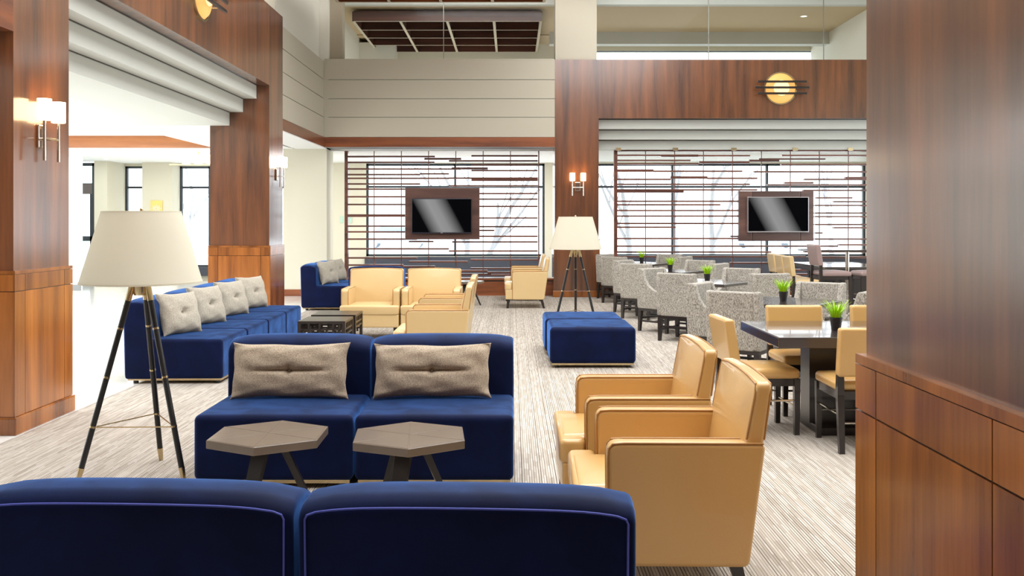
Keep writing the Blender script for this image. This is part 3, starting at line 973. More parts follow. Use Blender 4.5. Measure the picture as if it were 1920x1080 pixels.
# ------------------------------------------------------------------ blue modular sofas
def make_module(nm='sofa_module', cat='sofa'):
    root = empty(nm); tag(root, 'x', cat)
    W = .462
    MB().rbox(-W, W, -.465, .25, .045, .425, .035, seg=3, mid=5, bulge=(0, 0, .016)).build('seat', VELVET, root)

    def drop(x):
        return .024 * (abs(x) / W) ** 6 + .006 * (x / W) ** 2

    def warp(x, y, z):
        return x, y, z - (drop(x) * (z - .45) / .35 if z > .45 else 0)
    pf = rpoly([(.205, .045), (.462, .045), (.470, .45), (.478, .772), (.44, .800), (.32, .806), (.215, .76)], [.03, .03, 0, .022, .04, .06, .08], 4)
    bk = MB().slab(pf, -W, W, .017, 'x', 3, mid=12, warp=warp).build('backrest', VELVET, root, smooth=50)
    pts = []
    for (x, y, z) in [(-W + .024, .465, .08), (-W + .024, .474, .45), (-W + .022, .481, .755), (-W + .028, .481, .767), (-W + .05, .481, .771)] + \
                     [(-.40 + .04 * k, .481, .771) for k in range(21)] + \
                     [(W - .05, .481, .771), (W - .028, .481, .767), (W - .022, .481, .755), (W - .024, .474, .45), (W - .024, .465, .08)]:
        pts.append(warp(x, y, z))
    MB().tube(pts, .0032, 6).build('piping', PIPE_BLUE, bk)
    MB().box(-W + .02, W - .02, -.45, .44, .03, .05).build('base_strip', BRASS, root, smooth=0)
    for sx in (-1, 1):
        for sy in (-.40, .38):
            MB().cyl((sx * .39, sy, 0), (sx * .39, sy, .035), .025, n=12).build('foot', BLACKM, root)
    return root


SM = Kind(make_module())
GN = 'blue modular sofa pieces'


def row(pts, rz, labels):
    for p, l in zip(pts, labels):
        SM.put((p[0], p[1], 0), rz, l, GN)


# closest pair, seen from behind (local back at +y turned to face the viewer)
a = R(180 - 2.6)
row([(-1.042, 3.125), (-.105, 3.082)], a,
    ['blue velvet sofa module seen from behind, left half of the closest pair', 'blue velvet sofa module seen from behind, right half of the closest pair'])
# facing pair
row([(-1.385, 6.02), (-.452, 6.02)], 0,
    ['blue velvet sofa module facing the hexagonal tables, left one, beside the big tripod lamp', 'blue velvet sofa module facing the hexagonal tables, right one, beside the aisle'])
# four in a row along the lobby
ra = R(90 + 1.0)
names = ['first and closest', 'second', 'third', 'fourth and farthest']
row([(-3.235 - .016 * k, 9.61 + .932 * k) for k in range(4)], ra,
    ['blue velvet sofa module along the tiled lobby, %s of the row of four' % n for n in names])
# far corner pieces
row([(-3.2, 17.15), (-3.2, 18.08)], R(90),
    ['blue velvet sofa module near the corner pier, closer of the far two', 'blue velvet sofa module near the corner pier, farther of the far two'])
SM.put((-2.262, 16.45, 0), R(180), 'blue velvet sofa module whose back rises just behind the left cream armchair', GN)


def make_ottoman():
    root = empty('ottoman'); tag(root, 'x', 'ottoman')
    W = .455
    MB().rbox(-W, W, -.445, .445, .045, .43, .045, seg=3, mid=5, bulge=(.004, .004, .012)).build('cushion', VELVET, root)
    MB().box(-W + .02, W - .02, -.425, .425, .03, .05).build('base_strip', BRASS, root, smooth=0)
    for sx in (-1, 1):
        for sy in (-1, 1):
            MB().cyl((sx * .38, sy * .38, 0), (sx * .38, sy * .38, .035), .025, n=12).build('foot', BLACKM, root)
    return root


OT = Kind(make_ottoman())
GO = 'blue velvet ottomans'
OT.put((.855, 10.57, 0), 0, 'square blue velvet ottoman in the aisle, closer of two', GO)
OT.put((.835, 11.49, 0), 0, 'square blue velvet ottoman in the aisle, farther of two, near the far tripod lamp', GO)


# ------------------------------------------------------------------ cushions
def make_pillow(name, w, h, T, mat, seed, crease, n=26):
    root = empty(name); tag(root, 'x', 'cushion')
    rnd = random.Random(seed)
    ph = [rnd.uniform(0, 6.28) for _ in range(8)]

    def pt(u, v, sgn):
        k = 1 - .05 * (1 - v ** 4) * abs(u) ** 3
        x = w / 2 * u * k
        z = h / 2 * v * (1 - .10 * (1 - u ** 4 * .95) * abs(v) ** 3)
        x += .003 * math.sin(7 * v + ph[0]) * abs(u) ** 4; z += .003 * math.sin(6 * u + ph[1]) * abs(v) ** 4
        t = T / 2 * (max(0, 1 - abs(u) ** 3.2) ** .55) * (max(0, 1 - abs(v) ** 3.2) ** .55)
        wr = .006 * math.sin(14 * u + 5 * v + ph[2]) * (abs(u) ** 2) + .005 * math.sin(16 * v - 7 * u + ph[3]) * abs(v) ** 2 + .003 * math.sin(7 * u + 9 * v + ph[4])
        d = math.exp(-((u * w) ** 2 + (v * h) ** 2) / .0022) * T * .30
        d += crease * math.exp(-((v * h) / .022) ** 2) * max(0, 1 - (u / .75) ** 2) * T * .16
        d += crease * .6 * math.exp(-((u * w) / .02) ** 2) * max(0, 1 - (v / .8) ** 2) * T * .08
        t = max(0, t - d + (wr if t > .01 else 0))
        return (x, -sgn * t, z)
    mb = MB(); vs = []; fs = []
    for sgn in (1, -1):
        o = len(vs)
        for j in range(n + 1):
            for i in range(n + 1):
                u = -math.cos(math.pi * i / n) if False else math.sin(math.pi / 2 * (2 * i / n - 1))
                v = math.sin(math.pi / 2 * (2 * j / n - 1))
                vs.append(pt(u, v, sgn))
        for j in range(n):
            for i in range(n):
                q = (o + j * (n + 1) + i, o + j * (n + 1) + i + 1, o + (j + 1) * (n + 1) + i + 1, o + (j + 1) * (n + 1) + i)
                fs.append(q if sgn > 0 else tuple(reversed(q)))
    mb.add(vs, fs)
    c = mb.build('cover', mat, root, smooth=80)
    MB().lathe([(0, .003), (.005, .002), (.007, 0), (0, 0)], 12, (0, -T * .15, 0), 'y').build('tuft_button', mat, root)
    c.data.shade_smooth()
    return root


def tilt(o, ang):
    o.rotation_euler.x = ang
    return o


GP = 'lumbar cushions on the facing sofa pair'
lp = make_pillow('lumbar_cushion', .75, .36, .17, PILLOW, 3, 1.7, 34)
place(lp, (-1.405, 6.08, .605), R(-.5), 'taupe tweed lumbar cushion on the left of the facing sofa pair', GP); tilt(lp, R(-12))
lp2 = make_pillow('lumbar_cushion', .75, .35, .17, PILLOW, 11, 1.7, 34)
place(lp2, (-.505, 6.08, .605), R(1), 'taupe tweed lumbar cushion on the right of the facing sofa pair', GP); tilt(lp2, R(-12))
sp = Kind(make_pillow('square_cushion', .46, .44, .19, PILLOW_G, 5, .5, 24))
GQ = 'square grey cushions on the blue sofas'
for k in range(4):
    o = sp.put((-3.31 - .016 * k + random.uniform(-.015, .015), 9.56 + .932 * k, .635), R(58 + random.uniform(-6, 6)),
               'square grey linen cushion on the %s module of the lobby row' % ['first and closest', 'second', 'third', 'fourth and farthest'][k], GQ)
    tilt(o, R(-17))
for k in range(2):
    o = sp.put((-3.28, 17.1 + .9 * k, .64), R(62 + 4 * k), 'square grey cushion on the far corner sofa, %s one' % ['closer', 'farther'][k], GQ)
    tilt(o, R(-16))


# ------------------------------------------------------------------ leather armchairs (local front at -y)
def make_armchair(mat):
    root = empty('leather_armchair'); tag(root, 'x', 'armchair')
    hw = .39
    MB().rbox(-hw + .005, hw - .005, -.385, -.20, .16, .335, .015, seg=2, mid=2, bulge=(0, .006, 0)).rbox(-hw + .08, hw - .08, -.25, .29, .17, .335, .01).build('seat_base', mat, root)
    tp = [(-hw, -.40), (hw, -.40), (hw, -.268), (hw - .102, -.268), (hw - .102, .24), (-hw + .102, .24), (-hw + .102, -.268), (-hw, -.268)]
    tp = rpoly(tp, [.045, .045, .04, 0, .04, .04, 0, .04], 3)
    cu = MB().slab(tp, .325, .448, .022, 'z', 3)
    # crowned upholstery between the arms
    cu.rbox(-hw + .11, hw - .11, -.385, .22, .40, .452, .02, seg=2, mid=5, bulge=(0, 0, .018))
    cu.build('seat_cushion', mat, root)
    ap = rpoly([(-.262, .155), (.305, .155), (.372, .655), (-.268, .655)], [.028, .03, .03, .05], 5)
    for s in (-1, 1):
        t0, t1 = sorted((s * hw, s * (hw - .10)))
        arm = MB().slab(ap, t0, t1, .016, 'x', 3).build('arm', mat, root)
        for e in (hw - .004, hw - .096):
            pts = [(s * e, -.2635, .17), (s * e, -.266, .59), (s * e, -.262, .633), (s * e, -.245, .651), (s * e, -.2, .6545), (s * e, .36, .6545)]
            MB().tube(pts, .0045, 6).build('piping', LPIPE, arm)
    # leaning back
    bp = rpoly([(.20, .40), (.30, .17), (.372, .655), (.402, .90), (.335, .90), (.285, .655)], [.01, .01, .05, .02, .02, .2], 4)
    bk = MB()

    def warp(x, y, z):
        t = (z - .40) / .5
        f = max(0, 1 - (x / .36) ** 2) * max(0, 1 - (2 * t - 1) ** 2)
        base = .235 + .11 * t + (.31 - .235) * 0
        if y < .05:
            y = base - .022 * f
        else:
            y = .335 + .067 * t
        return x, y, z + (.012 * (1 - (x / .37) ** 2) if t > .9 else 0)
    vs_before = 0

    def warp2(x, y, z):
        # y in -.05..+.05 across the thickness
        t = (z - .40) / .5
        k = (y + .05) / .10
        f = max(0, 1 - (x / .365) ** 2) * max(0, 1 - (2 * t - 1) ** 2)
        yf = .245 + .095 * t - .024 * f
        yr = .335 + .067 * t
        return x, yf + (yr - yf) * k, z + .012 * max(0, t) * (1 - (x / .37) ** 2)
    bk.rbox(-.368, .368, -.05, .05, .40, .895, .022, seg=2, mid=6, warp=warp2)
    bo = bk.build('backrest', mat, root)
    MB().slab(rpoly([(.22, .17), (.305, .17), (.345, .47), (.26, .47)], .02, 2), -hw + .09, hw - .09, .008, 'x').build('rear_panel', mat, root)
    for k0 in (0.02, .98):
        pts = []
        for (x, z) in [(-.36, .665), (-.362, .85), (-.345, .888), (-.2, .899), (0, .903), (.2, .899), (.345, .888), (.362, .85), (.36, .665)]:
            p = warp2(x, -.05 + .1 * k0, z)
            pts.append((p[0], p[1], z + .001))
        MB().tube(pts, .0045, 6).build('piping', LPIPE, bo)
    for s in (-1, 1):
        for (y, dy) in ((-.33, -.02), (.25, .05)):
            lg = MB(); x = s * (hw - .05)
            lg.add([(x + dx * .028, y + ddy * .028, .17) for dx, ddy in ((-1, -1), (1, -1), (1, 1), (-1, 1))] +
                   [(x + dx * .019, y + dy + ddy * .019, 0) for dx, ddy in ((-1, -1), (1, -1), (1, 1), (-1, 1))],
                   [(0, 1, 2, 3), (7, 6, 5, 4), (0, 4, 5, 1), (1, 5, 6, 2), (2, 6, 7, 3), (3, 7, 4, 0)])
            lg.build('leg', DARKW, root, smooth=0)
    return root


AC = Kind(make_armchair(LEATHER))
GA = 'tan leather armchairs'
L90 = R(-90)   # front turned towards -x
AC.put((.66, 4.255, 0), R(-90 - 1.2), 'tan leather armchair nearest the viewer, right behind the closest blue sofa', GA)
AC.put((.64, 5.22, 0), R(-90), 'tan leather armchair just beyond the nearest one, in the right front pair', GA)
AP = Kind(make_armchair(LEATHER_PALE))
AP.put((-1.865, 12.92, 0), 0, 'cream leather armchair facing the viewer, left one behind the lattice tables', GA)
AP.put((-1.07, 12.92, 0), 0, 'cream leather armchair facing the viewer, right one, half hidden by side-on chairs', GA)
AP.put((-.80, 10.03, 0), R(-90), 'cream leather armchair seen side-on in the middle group, closer one', GA)
AP.put((-.82, 11.53, 0), R(-90), 'cream leather armchair seen side-on in the middle group, farther one', GA)
AP.put((.27, 17.45, 0), R(-90), 'cream leather armchair near the far cherry column, closer of the far pair', GA)
AP.put((.25, 19.0, 0), R(-90), 'cream leather armchair near the far cherry column, farther of the far pair', GA)


# ------------------------------------------------------------------ hexagonal side tables
def make_hex():
    root = empty('hexagonal_side_table'); tag(root, 'x', 'side table')
    r = .322
    poly = [(r * math.sin(R(60 * k)), r * math.cos(R(60 * k))) for k in range(6)]
    top = MB().slab(poly, .405, .447, .0025, 'z', 1).build('tabletop', HEXW, root, smooth=20)
    for k in range(6):
        # inlaid veneer segments meeting at the centre
        a0, a1 = R(60 * k), R(60 * k + 60)
        rr = r - .012
        q = [(0.003 * math.sin((a0 + a1) / 2), .003 * math.cos((a0 + a1) / 2)), (rr * math.sin(a0 + .012), rr * math.cos(a0 + .012)), (rr * math.sin(a1 - .012), rr * math.cos(a1 - .012))]
        MB().slab(q, .446, .4482, .0008, 'z', 1).build('veneer_segment', HEXW, top, smooth=0)
    for k in range(3):
        a = R(200 + 120 * k)
        d = Vector((math.sin(a), math.cos(a), 0)); t = Vector((d.y, -d.x, 0))
        m = MB()
        vs = []
        for (rad, z, hw_, th) in ((.06, .405, .042, .020), (.24, 0, .030, .014)):
            for (i, j) in ((-1, -1), (1, -1), (1, 1), (-1, 1)):
                p = d * (rad + th * j) + t * (hw_ * i); vs.append((p.x, p.y, z))
        m.add(vs, [(0, 1, 2, 3), (7, 6, 5, 4), (0, 4, 5, 1), (1, 5, 6, 2), (2, 6, 7, 3), (3, 7, 4, 0)])
        m.build('leg', HEXLEG, root, smooth=0)
    return root


HX = Kind(make_hex())
GH = 'hexagonal side tables'
HX.put((-1.265, 5.0, 0), R(1), 'hexagonal side table with warm reflection on its top, left of the two', GH)
HX.put((-.53, 4.97, 0), R(5), 'hexagonal side table with greyish top, right of the two', GH)
HX.put((-.82, 17.75, 0), R(-10), 'distant hexagonal side table between the blue sofa and far cream armchairs', GH)


# ------------------------------------------------------------------ lattice coffee tables
def make_lattice():
    root = empty('lattice_table'); tag(root, 'x', 'coffee table')
    hx, hy, H = .262, .27, .45
    MB().rbox(-hx, hx, -hy, hy, H - .028, H, .003, seg=1).build('tabletop', DARKW, root)
    for sx in (-1, 1):
        for sy in (-1, 1):
            MB().box(*sorted((sx * hx, sx * (hx - .035))), *sorted((sy * hy, sy * (hy - .035))), 0, H - .027).build('leg', DARKW, root, smooth=0)
    for sy in (-1, 1):
        y0, y1 = sorted((sy * (hy - .006), sy * (hy - .03)))
        for z in (.30, .355, .245):
            MB().box(-hx + .034, hx - .034, y0, y1, z - .010, z + .010).build('rail', DARKW, root, smooth=0)
        for x, z0, z1 in ((-.14, .255, .425), (-.02, .31, .425), (-.08, .0, .30), (.06, .255, .36), (.13, .31, .425), (-.2, .31, .36), (.2, .2, .425)):
            MB().box(x - .011, x + .011, y0, y1, max(z0, .20), z1).build('baluster', DARKW, root, smooth=0)
    for sx in (-1, 1):
        x0, x1 = sorted((sx * (hx - .006), sx * (hx - .03)))
        for z in (.30, .355):
            MB().box(x0, x1, -hy + .034, hy - .034, z - .010, z + .010).build('rail', DARKW, root, smooth=0)
        for k in range(5):
            y = -.18 + .09 * k
            MB().box(x0, x1, y - .011, y + .011, .29, .425).build('baluster', DARKW, root, smooth=0)
    return root


LT = Kind(make_lattice())
GL = 'dark lattice coffee tables'
LT.put((-2.10, 10.84, 0), 0, 'dark coffee table with lattice apron beside the lobby sofa row, closer one', GL)
LT.put((-2.10, 11.55, 0), 0, 'dark coffee table with lattice apron, farther one before the cream armchairs', GL)


# ------------------------------------------------------------------ tripod floor lamps
def make_lamp():
    root = empty('tripod_floor_lamp'); tag(root, 'x', 'floor lamp')
    sh = MB().lathe([(.23, 1.61), (.356, 1.175), (.351, 1.175), (.226, 1.61), (.23, 1.61)], 64).build('lamp_shade', SHADE, root, smooth=60)
    for r_, z in ((.229, 1.606), (.354, 1.179)):
        MB().lathe([(r_ - .006, z - .006), (r_ + .003, z - .006), (r_ + .002, z + .006), (r_ - .006, z + .006), (r_ - .006, z - .006)], 64).build('hem', SHADE, sh, smooth=60)
    MB().lathe([(0, 1.60), (.012, 1.60), (.012, 1.625), (.006, 1.632), (0, 1.632)], 12).cyl((0, 0, 1.16), (0, 0, 1.6), .008, n=8).build('finial_rod', BRASS, root)
    for k in range(3):
        a = R(120 * k + 20)
        MB().cyl((0, 0, 1.598), (.226 * math.cos(a), .226 * math.sin(a), 1.602), .003, n=5).build('spider_arm', BRASS, root)
    MB().lathe([(0, 1.10), (.045, 1.10), (.05, 1.12), (.05, 1.175), (.035, 1.19), (0, 1.19)], 20).build('hub', BRASS, root)
    tops, feet = [], []
    for a in (-150, -30, 90):
        a = R(a)
        d = Vector((math.cos(a), math.sin(a), 0))
        T = d * .055 + Vector((0, 0, 1.155)); Bm = d * .362
        tops.append(T); feet.append(Bm)

        def at(f):
            return T + (Bm - T) * f
        lg = MB().cyl(at(.07), at(.93), .017, .017, n=14).build('leg', BLACKM, root)
        MB().cyl(at(0), at(.075), .0185, n=14).build('ferrule', BRASS, lg)
        for f in (.22, .47, .72):
            MB().cyl(at(f - .005), at(f + .005), .0185, n=14).build('collar', BRASS, lg)
        MB().cyl(at(.925), at(1), .0185, .013, n=14).build('foot_tip', BRASS, lg)
    for i in range(3):
        p = [tops[i] + (feet[i] - tops[i]) * .722 for i in range(3)]
        MB().cyl(p[i], p[(i + 1) % 3], .004, n=6).build('stretcher', BRASS, root)
    return root


FL = Kind(make_lamp())
GF = 'tripod floor lamps'
FL.put((-2.265, 5.87, 0), R(2), 'large tripod floor lamp with linen shade beside the near cherry column', GF)
FL.put((.86, 13.0, 0), R(-4), 'tripod floor lamp with white shade in front of the far cherry column', GF)


# ------------------------------------------------------------------ dining chairs, tables
def taper(mb, x, y, z0, z1, h0, h1, dx=0, dy=0):
    c = ((-1, -1), (1, -1), (1, 1), (-1, 1))
    mb.add([(x + a * h1, y + b_ * h1, z1) for a, b_ in c] + [(x + dx + a * h0, y + dy + b_ * h0, z0) for a, b_ in c],
           [(0, 1, 2, 3), (7, 6, 5, 4), (0, 4, 5, 1), (1, 5, 6, 2), (2, 6, 7, 3), (3, 7, 4, 0)])
    return mb


def make_dining(nm, mat, sh=.48, bb=.51, top=.84, cat='chair', hw=.235):
    root = empty(nm); tag(root, 'x', cat)
    MB().rbox(-hw, hw, -.25, .215, sh - .075, sh, .03, seg=3, mid=5, bulge=(0, 0, .018)).build('seat', mat, root)

    def warp(x, y, z):
        t = (z - bb) / (top - bb)
        return x, y + .05 * t, z
    MB().rbox(-hw, hw, .185, .262, bb, top, .018, seg=2, mid=4, bulge=(0, .006, 0), warp=warp).build('backrest', mat, root)
    MB().box(-hw + .012, hw - .012, -.235, .235, sh - .125, sh - .07).build('apron', DARKW, root, smooth=0)
    for s in (-1, 1):
        x = s * (hw - .023)
        taper(MB(), x, -.225, 0, sh - .07, .017, .022).build('leg', DARKW, root, smooth=0)
        m = taper(MB(), x, .222, 0, sh - .07, .018, .023, dy=.035)
        taper(m, x, .226, sh - .09, bb + .03, .023, .021)
        m.build('leg', DARKW, root, smooth=0)
        MB().cyl((x, -.222, sh * .52), (x, .238, sh * .52), .0085, n=8).build('stretcher', CHROME, root)
    MB().cyl((-hw + .02, .24, sh * .42), (hw - .02, .24, sh * .42), .0085, n=8).build('stretcher', CHROME, root)
    MB().cyl((-hw + .02, -.225, sh * .42), (hw - .02, -.225, sh * .42), .0085, n=8).build('stretcher', CHROME, root)
    return root


DC = Kind(make_dining('dining_chair', LEATHER))
GD = 'tan leather dining chairs'
DC.put((1.83, 7.17, 0), R(90 + 3), 'tan leather dining chair at the end of the close dark table, facing along it', GD)
DC.put((2.41, 6.66, 0), R(180), 'tan leather dining chair with its back to the viewer beside the big cherry column', GD)
DC.put((2.385, 7.86, 0), 0, 'tan leather dining chair tucked in behind the close dark table, left of the potted grass', GD)
DC.put((3.10, 7.86, 0), 0, 'tan leather dining chair behind the close dark table, partly hidden by the cherry column', GD)
RC = Kind(make_dining('dining_chair', LEATHER_PALE, sh=.5, bb=.56, top=.925))
RC.put((5.27, 17.4, 0), R(90), 'tan dining chair by the long rear table, closest of the row of three', GD)
RC.put((5.30, 18.03, 0), R(90), 'tan dining chair by the long rear table, middle of the row of three', GD)
RC.put((5.33, 18.7, 0), R(90), 'tan dining chair by the long rear table, farthest of the row of three', GD)
RC.put((7.05, 18.6, 0), R(-90), 'tan dining chair on the far side of the long rear table', GD)
BS = Kind(make_dining('bar_stool', GREYL, sh=.775, bb=.86, top=1.19, cat='bar stool', hw=.24))
GB = 'grey leather bar stools'
BS.put((4.98, 15.0, 0), R(90), 'grey leather bar stool with tall back left of the high bar table', GB)
BS.put((5.62, 15.0, 0), R(-90), 'grey leather bar stool right of the high bar table, cut off by the cherry column', GB)

bt = empty('bar_table', (5.42, 15.75, 0)); tag(bt, 'high bar table with thin top on a nickel post', 'table')
MB().rbox(-.62, .75, -.38, .38, 1.06, 1.09, .004, seg=1).build('tabletop', TABLEW, bt)
MB().cyl((.08, 0, .03), (.08, 0, 1.06), .032, n=16).build('post', CHROME, bt)
MB().lathe([(0, .035), (.26, .02), (.27, 0), (0, 0)], 28, (.08, 0, 0)).build('base_disc', CHROME, bt)

lt = empty('long_dining_table', (6.2, 18.2, 0)); tag(lt, 'long table with pale glossy top behind the bar stools', 'table')
MB().rbox(-.62, .62, -1.1, 1.1, .70, .735, .004, seg=1).build('tabletop', TABLEW, lt)
MB().box(-.58, .58, -1.06, 1.06, .62, .70).build('apron', DARKW, lt, smooth=0)
for y in (-.75, .75):
    MB().box(-.35, .35, y - .06, y + .06, 0, .62).build('leg', DARKW, lt, smooth=0)

nt_ = empty('dining_table', (3.0, 7.30, 0)); tag(nt_, 'thick dark wood dining table beside the big cherry column', 'table')
MB().rbox(-1.13, 1.13, -.57, .56, .66, .735, .004, seg=1).build('tabletop', TABLEW, nt_)
MB().box(-.80, .80, -.20, .02, .06, .66).build('pedestal', DARKW, nt_, smooth=0)
MB().rbox(-.78, .78, -.36, .30, 0, .06, .008, seg=1).build('foot_plate', DARKW, nt_)


def make_square():
    root = empty('square_dining_table'); tag(root, 'x', 'table')
    MB().rbox(-.475, .475, -.475, .475, .695, .735, .004, seg=1).build('tabletop', TABLEW, root)
    MB().cyl((0, 0, .03), (0, 0, .70), .045, n=16).build('post', BLACKM, root)
    MB().rbox(-.28, .28, -.28, .28, 0, .03, .01, seg=1).build('base_plate', BLACKM, root)
    return root


def make_tweed():
    root = empty('tweed_armchair'); tag(root, 'x', 'armchair')
    hw = .265
    sp_ = [(.27, .325), (.295, .885), (.185, .885), (.165, .82), (.13, .72), (.07, .64), (-.03, .585), (-.16, .565), (-.27, .555), (-.275, .325)]
    sp_ = rpoly(sp_, [.03, .03, .04, .05, .05, .05, .05, .05, .04, .03], 3)
    for s in (-1, 1):
        t0, t1 = sorted((s * hw, s * (hw - .062)))
        MB().slab(sp_, t0, t1, .014, 'x', 2).build('wing_arm', TWEED, root)

    def warp(x, y, z):
        t = (z - .325) / .56
        return x, y + .025 * t - .012 * max(0, 1 - (x / .2) ** 2) * (1 if y < .2 else 0) * t, z
    MB().rbox(-hw + .055, hw - .055, .165, .272, .325, .88, .016, seg=2, mid=4, warp=warp).build('backrest', TWEED, root)
    MB().rbox(-hw + .06, hw - .06, -.285, .18, .37, .475, .03, seg=2, mid=4, bulge=(0, 0, .014)).build('seat_cushion', TWEED, root)
    MB().rbox(-hw + .055, hw - .055, -.272, .20, .325, .39, .01).build('seat_base', TWEED, root)
    MB().box(-hw + .012, hw - .012, -.265, .262, .29, .328).build('apron', DARKW, root, smooth=0)
    for s in (-1, 1):
        x = s * (hw - .035)
        taper(MB(), x, -.24, 0, .295, .018, .028).build('leg', DARKW, root, smooth=0)
        taper(MB(), x, .235, 0, .295, .018, .028, dy=.02).build('leg', DARKW, root, smooth=0)
        MB().box(x - .011, x + .011, -.235, .245, .135, .16).build('stretcher', DARKW, root, smooth=0)
    for y in (-.235, .0, .245):
        z = .175 if y else .135
        MB().box(-hw + .03, hw - .03, y - .011, y + .011, z, z + .025).build('stretcher', DARKW, root, smooth=0)
    return root


SQ = Kind(make_square()); TW = Kind(make_tweed())
GT = 'square dining tables set diagonally'; GW = 'streaked tweed dining armchairs'
TABS = [(2.75, 9.85), (2.65, 13.05), (2.6, 15.9), (2.57, 18.85)]
ords = ['first and closest', 'second', 'third', 'fourth and farthest']
corner = {57: 'its back to the viewer on the left side', -33: 'far left side', 147: 'right side', 237: 'far side, facing the viewer'}
for k, (tx, ty) in enumerate(TABS):
    SQ.put((tx, ty, 0), R(52), '%s of the diagonal square dining tables, with potted grass on it' % ords[k].capitalize(), GT)
    for th, wh in corner.items():
        t = R(th)
        d = .71
        t -= R(12)
        turn = {(1, 147): -40, (1, -33): -12}.get((k, th), random.uniform(-3, 3))
        nudge = {(1, 147): .10, (1, 57): .11}.get((k, th), 0)
        TW.put((tx - d * math.cos(t) + nudge, ty - d * math.sin(t), 0), R(th + 86 + turn),
               'tweed armchair at the %s diagonal table, %s' % (ords[k].replace(' and closest', '').replace(' and farthest', ''), wh), GW)


# ------------------------------------------------------------------ potted grass
def make_plant(seed, dark=False):
    root = empty('potted_grass'); tag(root, 'x', 'plant')
    MB().lathe([(0, 0), (.033, 0), (.045, .088), (.048, .088), (.048, .1), (.041, .1), (.039, .085), (0, .085)], 24).build('pot', POT, root)
    rnd = random.Random(seed)
    g = MB()
    for _ in range(150):
        a = rnd.uniform(0, 6.283); r0 = .034 * math.sqrt(rnd.random()); ln = rnd.uniform(.09, .165)
        lean = rnd.uniform(.03, .10) * (.4 + r0 / .034)
        b = a + rnd.uniform(-.5, .5)
        d = Vector((math.cos(b), math.sin(b), 0)); sd = Vector((-d.y, d.x, 0)) * rnd.uniform(.0034, .0052)
        p = Vector((r0 * math.cos(a), r0 * math.sin(a), .083))
        vs = []
        for i in range(4):
            t = i / 3
            c = p + d * lean * t * t + Vector((0, 0, ln * (t - .12 * t * t)))
            w = sd * (1 - .9 * t)
            vs += [c - w, c + w]
        g.add(vs, [(0, 1, 3, 2), (2, 3, 5, 4), (4, 5, 7, 6)])
    g.build('grass_blades', GRASS, root, smooth=60)
    return root


PK = Kind(make_plant(2))
GG = 'little pots of bright green grass on the tables'
PK.put((2.42, 7.17, .735), 0, 'black pot of bright green grass on the close dark table', GG)
for k, (x, y) in enumerate(((2.77, 9.80), (2.66, 13.08), (2.61, 15.85), (2.58, 19.1))):
    PK.put((x, y, .735), R(70 * k), 'black pot of bright green grass on the %s diagonal table' % ords[k], GG)

# ------------------------------------------------------------------ lobby: chandelier, canvas, signs
ch = empty('chandelier', (pX(372, 20.5), 20.5, 2.76)); tag(ch, 'lobby chandelier of lit opal drum shades on a brass bar', 'chandelier')
MB().rbox(-.62, .62, -.012, .012, -.012, .012, .004, seg=1).build('crossbar', BRASS, ch)
MB().cyl((0, 0, 0), (0, 0, .29), .01, n=8).build('stem', BRASS, ch)
for x in (-.26, 0, .26, .5, -.5 + .99):
    if x == -.5 + .99: continue
    MB().lathe([(0, .015), (.075, .015), (.08, .02), (.08, .21), (.074, .21), (.074, .025), (0, .025)], 20, (x, 0, 0)).build('drum_shade', LIT, ch)
cv = empty('wall_canvas', (pX(294, YW), YW - .03, 1.78)); tag(cv, 'small yellow canvas with a white dandelion burst on the lobby pier', 'picture')
MB().rbox(-.15, .15, 0, .028, 0, .30, .004, seg=1).build('canvas', YELLOW, cv)
bu = MB()
for k in range(16):
    a = 2 * math.pi * k / 16
    L = .10 if k % 2 else .13
    bu.tube([(.02 * math.cos(a), -.004, .10 + .02 * math.sin(a)), (L * math.cos(a), -.004, .10 + L * .75 * math.sin(a))], [.003, .007], 5)
bu.build('painted_burst', WHITE, cv)
for k, (a, b_) in enumerate(((638, 643.5), (650, 660))):
    g_ = empty('wall_sign', ((pX(a, YW) + pX(b_, YW)) / 2, YW - .014, pZ(418, YW)))
    tag(g_, ['small pale green wall sign left of the screen post', 'small pale green wall sign seen through the left screen'][k], 'sign', 'pale green wall signs by the left screen')
    h = (pX(b_, YW) - pX(a, YW)) / 2
    MB().rbox(-h, h, 0, .012, 0, .17, .003, seg=1).build('plate', SIGNM, g_)

# ------------------------------------------------------------------ outdoors: snow, bare trees, parked car
struct('ground', MB().box(-60, 60, 25.3, 120, -.5, -.12).box(-60, -13.25, -20, 25.3, -.5, -.12).box(10.4, 60, -20, 25.3, -.5, -.12), SNOW)


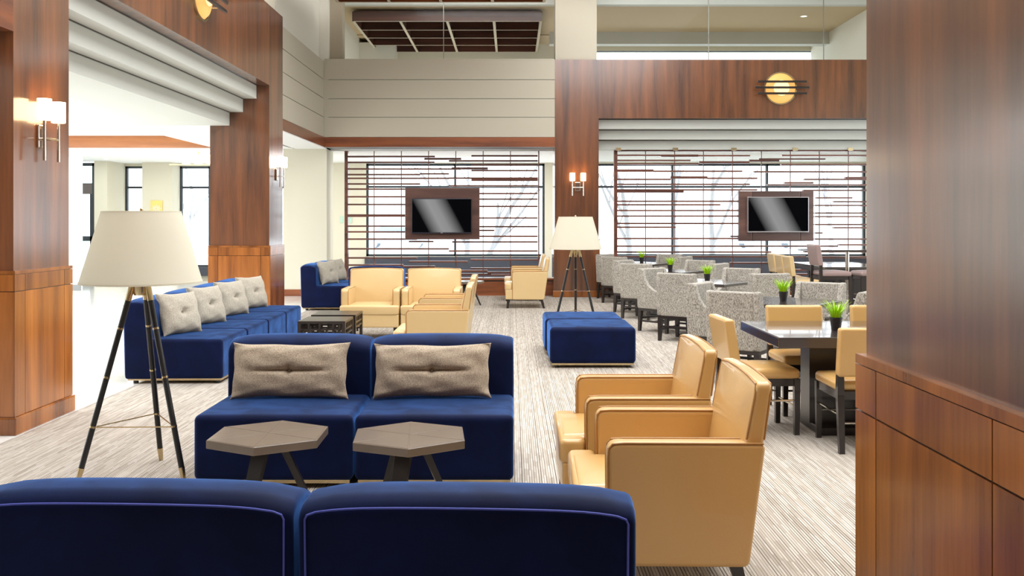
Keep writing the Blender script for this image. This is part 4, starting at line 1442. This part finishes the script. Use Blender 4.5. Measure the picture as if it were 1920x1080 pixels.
def bare_tree(x, y, h, seed, label, lean=0.0):
    rnd = random.Random(seed)
    root = empty('bare_tree', (x, y, -.12)); tag(root, label, 'tree', 'bare winter trees outside the windows')
    br = MB()

    def grow(mb, p, d, L, r, depth):
        pts = [p]; q = p.copy(); dd = d.copy()
        for i in range(3):
            dd = (dd + Vector((rnd.uniform(-.14, .14), rnd.uniform(-.14, .14), rnd.uniform(-.02, .12)))).normalized()
            q = q + dd * (L / 3); pts.append(q.copy())
        mb.tube(pts, [r, r * .88, r * .76, r * .62], 6 if depth < 2 else 4)
        if depth < 4:
            for _ in range(3 if depth < 2 else 2):
                i = rnd.choice((1, 2, 3, 3))
                ang = rnd.uniform(0, 6.28)
                nd = (dd + Vector((math.cos(ang), math.sin(ang), .35)) * rnd.uniform(.45, .85)).normalized()
                grow(br, pts[i], nd, L * rnd.uniform(.55, .8), r * rnd.uniform(.45, .62), depth + 1)
    tr = MB()
    grow(tr, Vector((0, 0, 0)), Vector((lean, 0, 1)).normalized(), h * .42, .1, 0)
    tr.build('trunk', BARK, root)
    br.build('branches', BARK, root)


bare_tree(pX(873, 31), 31, 6.0, 4, 'bare tree outside the left window, leaning right of the television', .15)
bare_tree(pX(905, 30), 30, 5.5, 9, 'bare tree outside the left window, at its right end', .35)
bare_tree(pX(1180, 30), 30, 6.5, 12, 'bare tree outside, left end of the dining window')
bare_tree(pX(1272, 32), 32, 7.0, 21, 'bare tree outside, beside the first mullion of the dining window')
bare_tree(pX(1335, 30), 30, 6.5, 33, 'bare tree outside, just left of the right television')
bare_tree(pX(1560, 36), 36, 6.0, 44, 'bare tree outside, right of the right television')
bare_tree(pX(362, 33), 33, 6.0, 51, 'bare tree outside the lobby window')

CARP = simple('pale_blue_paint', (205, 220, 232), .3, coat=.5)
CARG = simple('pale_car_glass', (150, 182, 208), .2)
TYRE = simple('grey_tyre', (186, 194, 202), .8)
def make_car():
    car = empty('parked_car'); tag(car, 'x', 'car')
    prof = rpoly([(-2.1, .3), (2.1, .3), (2.15, .75), (1.3, .9), (.75, 1.38), (-.9, 1.42), (-1.6, .95), (-2.15, .85)], .12, 3)
    MB().slab(prof, -.82, .82, .08, 'y', 2).build('body', CARP, car)
    MB().slab(rpoly([(-1.35, .95), (1.1, .95), (.68, 1.3), (-.85, 1.34)], .05, 2), -.825, .825, .02, 'y', 1).build('side_glass', CARG, car)
    for x in (-1.35, 1.35):
        for y in (-.8, .8):
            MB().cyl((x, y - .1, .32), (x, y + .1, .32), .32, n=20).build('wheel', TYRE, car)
    return car


CK = Kind(make_car())
CK.put((pX(1440, 60), 60, -.12), 0, 'pale blue parked car far outside under the right television', 'cars parked outside')
CK.put((pX(742, 60), 60, -.12), 0, 'pale blue parked car far outside beyond the left window', 'cars parked outside')
